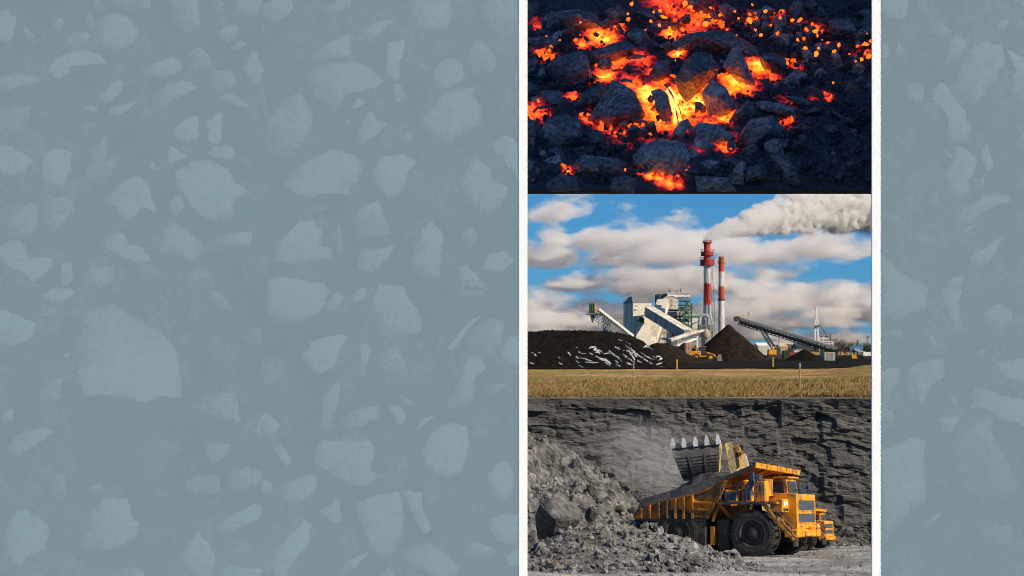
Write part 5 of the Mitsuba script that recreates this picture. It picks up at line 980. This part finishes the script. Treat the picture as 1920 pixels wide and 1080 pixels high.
for X0, Y0, X1, Y1 in ((865, 530, 965, 530), (940, 660, 970, 480), (865, 530, 905, 430), (905, 430, 965, 530), (865, 430, 965, 470), (1040, 660, 1050, 470)): add('brace', bar(q4(X0, Y0, yB - .4), q4(X1, Y1, yB - .4), .35, up=(0, 1, 0)), 'steel_grey', bh)
# the open frame
for X in (1140, 1180, 1225, 1262, 1298):
    for d in (1, 9): add('column', bar(q4(X, 600 if X > 1200 else 330, yB + d), q4(X, 160 if X != 1298 else 235, yB + d), .42, up=(0, 1, 0)), 'steel_grey', bh)
for Y in (200, 245, 300, 345, 380, 430, 475, 515): 
    add('floor_beam', cat([box(q4(1138, Y, yB)[0], q4(1305, Y, yB)[0], yB + .4, yB + 9.5, q4(0, Y, yB)[2] - .25, q4(0, Y, yB)[2])]), 'steel_grey' if Y not in (380, 475) else 'steel_dark', bh)
    add('floor_rail', cat([bar(q4(1138, Y - dY, yB), q4(1305, Y - dY, yB), .09) for dY in (7, 14)]), 'steel_green' if Y % 2 else 'steel_dark', bh)
rng = np.random.default_rng(12)
for i in range(16):
    X, Y = rng.uniform(1142, 1270), rng.choice([245, 300, 345, 380, 430, 475, 515]); w, h = rng.uniform(14, 34), rng.uniform(14, 34)
    bx4(X, X + w, Y - h, Y - 2, 2, 7, str(rng.choice(['steel_dark', 'steel_grey', 'window_dark', 'steel_green', 'white_steel', 'green_dark'])), 'equipment')
for a, c, r in (((1150, 290), (1300, 260), .3), ((1300, 235), (1300, 520), .35), ((1238, 385), (1390, 382), .42), ((1390, 382), (1390, 560), .42), ((1178, 440), (1300, 500), .3), ((1215, 300), (1215, 500), .25), ((1260, 240), (1310, 300), .25), ((1110, 380), (1240, 384), .35), ((1240, 310), (1290, 420), .2), ((1305, 275), (1385, 380), .18), ((1390, 430), (1300, 470), .2)):
    add('green_pipe', tube(q4(*a, yB - 1.2), q4(*c, yB - 1.2), r, n=8), 'steel_green', bh)
# flue duct beside the chimney
fd = thing('flue_duct', 'grey arched flue duct joining the foot of the tall chimney', 'duct')
yD = yS - 7; ctr = q4(1440, 415, yD); pts = [q4(1392, 560, yD)] + [ctr + np.array([math.cos(t) * 7.2 * e * 1.15, 0, math.sin(t) * 8.5 * e]) for t in np.linspace(math.pi, 0, 12)] + [q4(1492, 560, yD)]
add('duct', polytube(pts, 2.6 * e, 16), 'stack_grey', fd, smooth=50)
add('duct_band', cat([tube(p - [0, .3, 0], p + [0, .3, 0], 3.0 * e, n=16) for p in pts[2:-1:3]]), 'steel_grey', fd)
for X in (1375, 1400, 1450, 1500, 1530): add('post', bar(q4(X, 640, yD - 2), q4(X, 470, yD - 2), .4, up=(0, 1, 0)), 'steel_green' if X == 1375 else 'steel_grey', fd)
for Y in (478, 510, 545): add('walkway', cat([box(q4(1370, Y, yD)[0], q4(1545, Y, yD)[0], yD - 3, yD - 1.4, q4(0, Y, yD)[2] - .2, q4(0, Y, yD)[2]), bar(q4(1370, Y - 12, yD - 3), q4(1545, Y - 12, yD - 3), .1)]), 'steel_grey', fd)
# left conveyor with the green head house
def truss(k, a, b, w, h, n, b1, r=.16, belt=None):
    a, b = np.array(a), np.array(b); d = (b - a) / np.linalg.norm(b - a); s = np.cross(d, [0, 0, 1.]); s /= np.linalg.norm(s); t = np.cross(s, d)
    c = [[a + s * w / 2 * i + t * h / 2 * j, b + s * w / 2 * i + t * h / 2 * j] for i in (-1, 1) for j in (-1, 1)]
    for q in c: add('chord', bar(q[0], q[1], r * 1.5), b1, k)
    at = lambda q, x: q[0] + (q[1] - q[0]) * x
    for i in range(n):
        for lo_, up_ in ((0, 1), (2, 3)):
            add('lattice_bar', bar(at(c[lo_], i / n), at(c[up_], (i + .5) / n), r), b1, k); add('lattice_bar', bar(at(c[up_], (i + .5) / n), at(c[lo_], (i + 1) / n), r), b1, k)
    if belt: add('belt_cover', bar(a + t * (h / 2 + .5), b + t * (h / 2 + .5), w * .9, .9), belt, k)
lc = thing('conveyor', 'left lattice conveyor with a white cover and a green head house on top', 'conveyor')
yL = 480.0; truss(lc, q4(215, 350, yL), q4(600, 650, yL + 6), 2.6, 3.2, 16, 'steel_grey', .15, 'white_steel')
a, c = q4(150, 342, yL), q4(242, 236, yL); add('head_house', box(a[0], a[0] + (c[0] - a[0]) * .58, yL - 2, yL + 2, a[2], c[2]), 'steel_green', lc); add('head_bay', box(a[0] + (c[0] - a[0]) * .6, c[0], yL - 1.8, yL + 1.8, a[2], c[2] - .5), 'tan_wall', lc)
for X in (150, 178, 205): add('frame_post', bar(q4(X, 342, yL - 2.1), q4(X, 232, yL - 2.1), .25, up=(0, 1, 0)), 'green_dark', lc)
a, c = q4(115, 360, yL), q4(285, 346, yL); add('platform', box(a[0], c[0], yL - 2.6, yL + 2.6, a[2], a[2] + .3), 'steel_dark', lc); add('platform_rail', cat([bar((a[0], yL - 2.6, a[2] + h), (c[0] - 2, yL - 2.6, a[2] + h), .1) for h in (.7, 1.3)] + [bar((x, yL - 2.6, a[2]), (x, yL - 2.6, a[2] + 1.3), .1) for x in np.linspace(a[0], c[0] - 2, 6)]), 'steel_dark', lc)
a, c = q4(160, 450, yL), q4(212, 365, yL); add('hopper', hull([(a[0], yL - 1.5, c[2]), (c[0], yL - 1.5, c[2]), (a[0], yL + 1.5, c[2]), (c[0], yL + 1.5, c[2]), (a[0], yL - 1.5, a[2] + 2), (c[0], yL - 1.5, a[2] + 2), (a[0] + 1, yL - .8, a[2]), (c[0] - 1, yL + .8, a[2])]), 'steel_grey', lc)
for X in (255, 300, 370): add('leg', bar(q4(X, 350 + (X - 215) * .78 + 20, yL), G(Z4(X, 0)[0], yL), .3, up=(0, 1, 0)), 'steel_grey', lc)
# low conveyors and pier by the loader
pc = thing('conveyor', 'low pale conveyor rising right to an orange topped head above the brick pier', 'conveyor')
truss(pc, q4(1060, 690, 455), q4(1350, 592, 462), 2.0, 1.8, 12, 'steel_grey', .12, 'cladding_white'); truss(pc, q4(1340, 592, 462), q4(1470, 575, 464), 1.8, 1.5, 6, 'steel_grey', .12, 'cladding_white')
add('lower_belt', bar(q4(1130, 715, 452), q4(1340, 630, 458), 1.5, .5), 'white_steel', pc); add('head', moved(trimesh.creation.icosphere(2, 1.0), trimesh.transformations.translation_matrix(q4(1466, 578, 461)) @ np.diag([1.3, 1, 1.9, 1])), 'tan_wall', pc, smooth=True)
for X in (1200, 1290, 1365): add('leg', bar(q4(X, 650 if X < 1300 else 600, 458), G(Z4(X, 0)[0], 458), .3 if X < 1365 else .55, up=(0, 1, 0)), 'white_steel', pc)
pr = thing('brick_pier', 'reddish hopper pier with a sloping pale edge left of the loader', 'hopper')
a = lambda X, Y: (q4(X, Y, 450)[0], q4(X, Y, 450)[2])
add('wall', prism([a(1130, 735), a(1220, 675), a(1340, 668), a(1330, 700), a(1240, 808)], 448, 456), 'brick_pier', pr); add('column', tube(q4(1236, 810, 447), q4(1236, 680, 447), .9, n=16), 'brick_pier', pr, smooth=True); add('edge', bar(q4(1240, 808, 447), q4(1345, 675, 447), .35, up=(0, 1, 0)), 'concrete', pr); add('panel', prism([a(1258, 680), a(1318, 675), a(1315, 715), a(1262, 770)], 447.3, 448), 'tan_wall', pr)
# wheel loader, side on, bucket to the right
def wheel_loader(o, s, lab):
    k = thing('wheel_loader', lab, 'wheel loader'); M = frame(o, (1, -.15)); M[:3, :3] *= s
    def A(nm, m, b, sm=25): add(nm, moved(m, M), b, k, smooth=sm)
    for x in (-1.7, 1.7):
        for s_ in (-1, 1):
            A('wheel', cat([tube((x, s_ * 1.0 - .3, .85), (x, s_ * 1.0 + .3, .85), .85, n=24)]), 'tyre_rubber'); A('hub', tube((x, s_ * 1.0 - .33, .85), (x, s_ * 1.0 + .33, .85), .42, n=16), 'loader_yellow')
    A('engine_cover', bev(-3.2, -.6, -.95, .95, 1.2, 2.35, .12), 'loader_yellow'); A('counterweight', bev(-3.5, -2.9, -1.1, 1.1, .9, 1.7, .1), 'loader_yellow'); A('frame', bev(-2.6, 2.1, -.6, .6, .8, 1.3, .1), 'loader_yellow')
    A('cab', bev(-.9, .6, -.75, .75, 1.4, 3.3, .1), 'cab_glass'); A('cab_roof', bev(-1.0, .7, -.85, .85, 3.3, 3.45, .04), 'loader_yellow')
    for x in (-.85, .55):
        for s_ in (-1, 1): A('cab_post', bar((x, s_ * .76, 1.4), (x, s_ * .76, 3.3), .1), 'steel_dark')
    for s_ in (-1, 1): A('lift_arm', cat([bar((.7, s_ * .5, 2.0), (2.4, s_ * .5, 1.5), .22, .35), bar((2.4, s_ * .5, 1.5), (3.3, s_ * .5, .6), .22, .32)]), 'loader_yellow')
    A('bucket', xprism([(-1.3, 0), (1.3, 0), (1.3, .1), (-1.3, .1)], 3.2, 4.4), 'steel_grey'); A('bucket_back', prism([(3.2, 0), (3.35, .0), (3.25, .6), (3.5, 1.25), (4.1, 1.5), (4.05, 1.62), (3.4, 1.4), (3.1, .7)], -1.3, 1.3), 'steel_grey')
    for s_ in (-1, 1): A('bucket_side', prism([(3.2, 0), (4.4, 0), (4.1, 1.55), (3.4, 1.35), (3.1, .7)], s_ * 1.3 - .04, s_ * 1.3 + .04), 'steel_grey')
    A('exhaust', tube((-1.4, .3, 2.3), (-1.4, .3, 3.1), .09, n=8), 'steel_dark')
wheel_loader(G(1080 + 1440 / 6 - 1, 455, .3), 1.5, 'yellow wheel loader with a dark cab facing the tall pointed coal heap')
# long stacker conveyor at the right
st = thing('conveyor', 'long dark stacking conveyor sloping up left over the pointed heap', 'conveyor')
yR = 485.0; a_, b_ = q5(25, 232, yR), q5(1080, 560, yR - 8)
mat('conveyor_green', (.035, .055, .05), .6, .2); truss(st, a_ - [0, 0, .5], b_ - [0, 0, .5], 2.4, 2.0, 26, 'conveyor_green', .2)
add('belt_cover', bar(a_ + [.3, 0, .95], b_ + [0, 0, .95], 3.0, .85), 'steel_grey', st); add('return_belt', bar(a_ + [.3, 0, -.5], b_ + [0, 0, -.5], 1.7, 1.2), 'conveyor_green', st); add('walkway', cat([bar(a_ + [0, -2.0, -.4], b_ + [0, -2.0, -.4], .9, .12), bar(a_ + [0, -2.4, .6], b_ + [0, -2.4, .6], .08)]), 'conveyor_green', st)
add('head_drum', tube(a_ + [-.6, -1.6, .6], a_ + [-.6, 1.6, .6], 1.0, n=18), 'steel_dark', st); add('aerial', tube(q5(130, 215, yR), q5(130, 145, yR), .1, n=5), 'steel_dark', st)
for d in (-1.6, 1.6): truss(st, q5(285, 345, yR + d), q5(470, 640, yR + d), .8, 1.3, 10, 'machine_blue' if d > 0 else 'steel_dark', .16)
add('axle', bar(q5(455, 640, yR - 3), q5(480, 640, yR + 3), .6), 'steel_dark', st)
for X in (350, 452): add('post', bar(q5(X, 560, yR + 8), q5(X, 400 if X > 400 else 450, yR + 8), .2, up=(0, 1, 0)), 'steel_grey', st)
pb = thing('foundation_block', 'pale concrete block that carries the low end of the long conveyor', 'foundation')
a, c = q5(930, 655, 470), q5(1042, 570, 470); add('wall', box(a[0], c[0], 468, 475, MEADOW_Z, c[2]), 'concrete', pb)
for x in np.linspace(a[0] + .8, c[0] - .8, 6): add('rib', box(x - .1, x + .1, 467.9, 468, MEADOW_Z, c[2] - .3), 'steel_grey', pb)
# white mast with its platform
ms = thing('lattice_mast', 'tall white twin column mast standing behind the long conveyor', 'mast')
yM = 500.0
for X0, X1 in ((842, 846), (876, 868)): add('column', bar(q5(X0, 455, yM), q5(X1, 215, yM), .55, up=(0, 1, 0)), 'white_steel', ms)
add('column', bar(q5(856, 235, yM), q5(852, 98, yM), .75, up=(0, 1, 0)), 'white_steel', ms)
add('column_top', tube(q5(852, 130, yM), q5(852, 95, yM), .5, n=10), 'white_steel', ms)
for Y in (235, 268, 300, 345, 390, 430): add('cross_bar', bar(q5(844, Y, yM), q5(872, Y - 14, yM), .22, up=(0, 1, 0)), 'white_steel', ms)
add('dark_box', box(*[q5(X, 0, yM)[0] for X in (832, 882)], yM - .9, yM - .4, q5(0, 300, yM)[2], q5(0, 285, yM)[2]), 'steel_dark', ms); add('stay', bar(q5(865, 240, yM), q5(1005, 450, yM), .22, up=(0, 1, 0)), 'steel_dark', ms)
pl = thing('platform_frame', 'pale steel platform frame right of the white mast', 'platform')
for X in (890, 935, 990, 1035): add('post', bar(q5(X, 560, yM - 2), q5(X, 455 if X > 940 else 400, yM - 2), .32, up=(0, 1, 0)), 'white_steel', pl)
for Y, X0, X1 in ((457, 890, 1040), (405, 890, 985), (425, 890, 985), (480, 885, 1040), (520, 930, 1040)): add('beam', bar(q5(X0, Y, yM - 2), q5(X1, Y, yM - 2), .28, up=(0, 1, 0)), 'white_steel' if Y != 405 else 'steel_dark', pl)
add('brace', bar(q5(960, 520, yM - 2), q5(1035, 460, yM - 2), .2, up=(0, 1, 0)), 'white_steel', pl)
# sheds, machines at the right
def shed(X0, X1, Y0, y, d, b, roof, lab, name='shed', rise=1.4, cat_='shed', win=0):
    k = thing(name, lab, cat_); o = q5(X0, 0, y); o[2] = MEADOW_Z; w = (X1 - X0) / 5.685 / F * y; h = (V0 - (560 + Y0 / 5.685)) / F * y - MEADOW_Z
    house(local_frame(o, .06), w, d, max(h - rise, 1.5), k, b, roof, 'gable', rise)
    for i in range(win): add('window', moved(box(w * (i + .35) / win, w * (i + .65) / win, -.06, 0, 1.0, 2.0), local_frame(o, .06)), 'window_dark', k)
    return k
shed(235, 345, 468, 560, 9, 'green_shed', 'white_steel', 'pale green shed just right of the pointed coal heap', win=2); shed(350, 440, 505, 600, 8, 'green_shed', 'green_shed', 'second pale shed further back behind the yellow machine', win=1)
shed(470, 555, 485, 640, 10, 'tan_wall', 'tan_wall', 'low tan building among the bare trees', win=3); shed(640, 750, 540, 560, 8, 'white_steel', 'steel_grey', 'small white building with a roof vent under the long conveyor', win=2); shed(645, 800, 475, 590, 8, 'steel_dark', 'steel_dark', 'dark shed behind the small white building')
def machine(X0, X1, Y0, Y1, y, body, cabb, lab, name, cat_, group=None):
    k = thing(name, lab, cat_, group); a, c = q5(X0, Y1, y), q5(X1, Y0, y); w, h = c[0] - a[0], c[2] - a[2]; z0 = a[2]
    add('body', bev(a[0], a[0] + w * .66, y - 1.3, y + 1.3, z0 + h * .3, z0 + h * .85, .12), body, k, smooth=25); add('cab', bev(a[0] + w * .68, c[0], y - 1.2, y + 1.2, z0 + h * .28, z0 + h, .15), cabb, k, smooth=25); add('window', bev(a[0] + w * .74, c[0] - w * .04, y - 1.24, y - 1.15, z0 + h * .62, z0 + h * .9, .02), 'cab_glass', k)
    for t in (.15, .45, .85):
        for s in (-1, 1): add('wheel', tube((a[0] + w * t, y + s * 1.15 - .25, z0 + h * .2), (a[0] + w * t, y + s * 1.15 + .25, z0 + h * .2), h * .21, n=16), 'tyre_rubber', k, smooth=30)
    return k
k = machine(340, 470, 525, 640, 480, 'loader_yellow', 'steel_dark', 'yellow roofed machine parked beside the pointed coal heap', 'yard_machine', 'machine'); machine(560, 640, 560, 640, 520, 'machine_red', 'white_steel', 'small red and white truck under the long conveyor', 'truck', 'truck')
k = thing('container', 'dark green container left of the small red truck', 'container'); a, c = q5(505, 645, 500), q5(562, 562, 500); add('body', box(a[0], c[0], 499, 503, MEADOW_Z, c[2]), 'green_dark', k); add('roof', box(a[0] - .1, c[0] + .1, 498.9, 503.1, c[2] + .004, c[2] + .25), 'steel_dark', k)
for i in range(7): add('rib', box(a[0] + .4 + i * .55, a[0] + .55 + i * .55, 498.9, 499, MEADOW_Z + .3, c[2] - .2), 'green_dark', k)
sc_ = thing('screening_plant', 'blue framed screening machine with a yellow front at the far right', 'machine'); y = 470.0
a, c = q5(1215, 655, y), q5(1345, 500, y)
for X in (1222, 1262, 1300, 1342):
    for d in (-1.5, 1.5): add('post', bar(q5(X, 655, y + d), q5(X, 505, y + d), .28, up=(0, 1, 0)), 'machine_blue', sc_)
for Y in (505, 528, 560, 600): add('deck', box(a[0], c[0], y - 1.6, y + 1.6, q5(0, Y, y)[2] - .25, q5(0, Y, y)[2]), 'machine_blue' if Y < 560 else 'steel_dark', sc_)
add('bin', hull([q5(X, Y, y + d) for X, Y in ((1225, 508), (1340, 508), (1240, 556), (1325, 556)) for d in (-1.4, 1.4)]), 'machine_blue', sc_); add('engine', bev(q5(1215, 0, y)[0], q5(1288, 0, y)[0], y - 2.2, y - .4, q5(0, 640, y)[2], q5(0, 596, y)[2], .15), 'loader_yellow', sc_); add('guard', bev(q5(1335, 0, y)[0], q5(1365, 0, y)[0], y - 2, y - .5, q5(0, 612, y)[2], q5(0, 575, y)[2], .1), 'loader_yellow', sc_); add('feed_belt', bar(q5(1272, 545, y - 2), q5(1450, 598, y - 4), 1.2, .7), 'white_steel', sc_)
tk = machine(1345, 1470, 556, 640, 462, 'white_steel', 'steel_grey', 'white tank truck at the right edge beside the screening machine', 'tank_truck', 'truck')
# poles, posts, bare trees
for X, Y0, y in ((1405, 400, 520), (1297, 440, 540), (1008, 368, 530)):
    k = thing('utility_pole', ['dark utility pole at the far right above the bare trees', 'thin lamp pole left of the dark utility pole', 'thin lamp pole just right of the white mast'][[1405, 1297, 1008].index(X)], 'pole'); t_ = q5(X, Y0, y); add('pole', tube(G(Z5(X, 0)[0], y), t_, .22, .14, n=8), 'bark', k); add('arm', bar(t_ + [-.9, 0, -.4], t_ + [.9, 0, -.2], .14), 'bark', k)
def fence_post(u, v0, v1, y, w, b, lab, cap=None):
    k = thing('fence_post', lab, 'fence post'); t_ = P(u, v0, y); o = P(u, v1, y); o[2] = min(o[2], float(meadow_z(np.array([[o[0]]]), np.array([[y]]))[0, 0])) - .1
    add('post', tube(o, t_, w, w * .9, n=10), b, k, smooth=30)
    if cap: add('top', tube(t_ - [0, 0, .42], t_ + [0, 0, .03], w * 1.25, n=10), cap, k, smooth=30)
for u, v0, y, w, b, lab, cp in ((1188, 678, 127, .055, 'post_wood', 'weathered fence post nearest the snowy coal heap', 'post_wood'), (1499.5, 681, 131, .07, 'post_wood', 'dark fence post with a pale top right of the middle of the meadow', 'concrete'), (1269, 674, 268, .17, 'post_yellow', 'short yellowish post at the far edge of the meadow', None), (1449, 670, 300, .17, 'post_yellow', 'yellowish post at the foot of the pointed coal heap', None)):
    fence_post(u, v0, V0 + 4.5 / y * F, y, w, b, lab, cp)
def bare_tree(u, y, h, seed, lab):
    rng = np.random.default_rng(seed); k = thing('bare_tree', lab, 'tree', 'bare trees behind the yard'); o = G(u, y); br, tw = [], []
    def grow(p, d, L, r, lev):
        e_ = p + d * L; (br if lev < 2 else tw).append(tube(p, e_, r, r * .65, n=5 if lev < 2 else 3))
        if lev == 4: return
        for _ in range(3 if lev else 5):
            nd = d + rng.normal(0, .5, 3) * [1, 1, .6]; nd[2] = abs(nd[2]) * .8 + .15; nd /= np.linalg.norm(nd); grow(p + d * L * rng.uniform(.55, 1), nd, L * rng.uniform(.55, .78), max(r * .6, .045), lev + 1)
    grow(o, np.array([0, 0, 1.]), h * .3, h * .022, 0)
    add('trunk', cat(br), 'bark', k); s = add('crown', cat(tw), 'twigs', k, kind='stuff')
ORD = 'first second third fourth fifth sixth seventh eighth ninth tenth eleventh twelfth thirteenth fourteenth fifteenth sixteenth seventeenth eighteenth nineteenth twentieth twenty-first'.split()
TX = (560, 590, 615, 640, 1055, 1085, 1115, 1160, 1185, 1215, 1250, 1290, 1330, 1370, 1410, 1440, 1480, 1520, 520, 700, 760)
for i, (X, y, h) in enumerate(((560, 640, 9), (590, 650, 10), (615, 640, 8.5), (640, 660, 9), (1055, 600, 14), (1085, 620, 15), (1115, 610, 12), (1160, 640, 10), (1185, 650, 11), (1215, 640, 12), (1250, 640, 12.5), (1290, 650, 12), (1330, 640, 12), (1370, 650, 12), (1410, 640, 11.5), (1440, 650, 12), (1480, 640, 12), (1520, 650, 12), (520, 660, 8), (700, 660, 8), (760, 670, 9))):
    nth = sorted(TX).index(X); bare_tree(Z5(X, 0)[0], y, h, 50 + i, f'bare brown tree, {ORD[nth]} from the left in the row behind the coal yard')
# far tree line where the plain ends
FT = [rock(np.random.default_rng(i), 1, 0, facets=8) for i in range(8)]
rng = np.random.default_rng(30); V, Fc = [], []; off = 0
for i in range(1500):
    m = FT[i % 8];
    x, y = rng.uniform(-600, 2600), rng.uniform(1900, 2300); r = rng.uniform(6, 11); V.append(m.vertices * [r, .5 * r, .9 * r] + [x, y, MEADOW_Z + r * .5]); Fc.append(m.faces + off); off += len(m.vertices)
put('far_trees', trimesh.Trimesh(np.vstack(V), np.vstack(Fc), process=False), 'twigs', 'far brown line of woods on the horizon', None, kind='stuff')
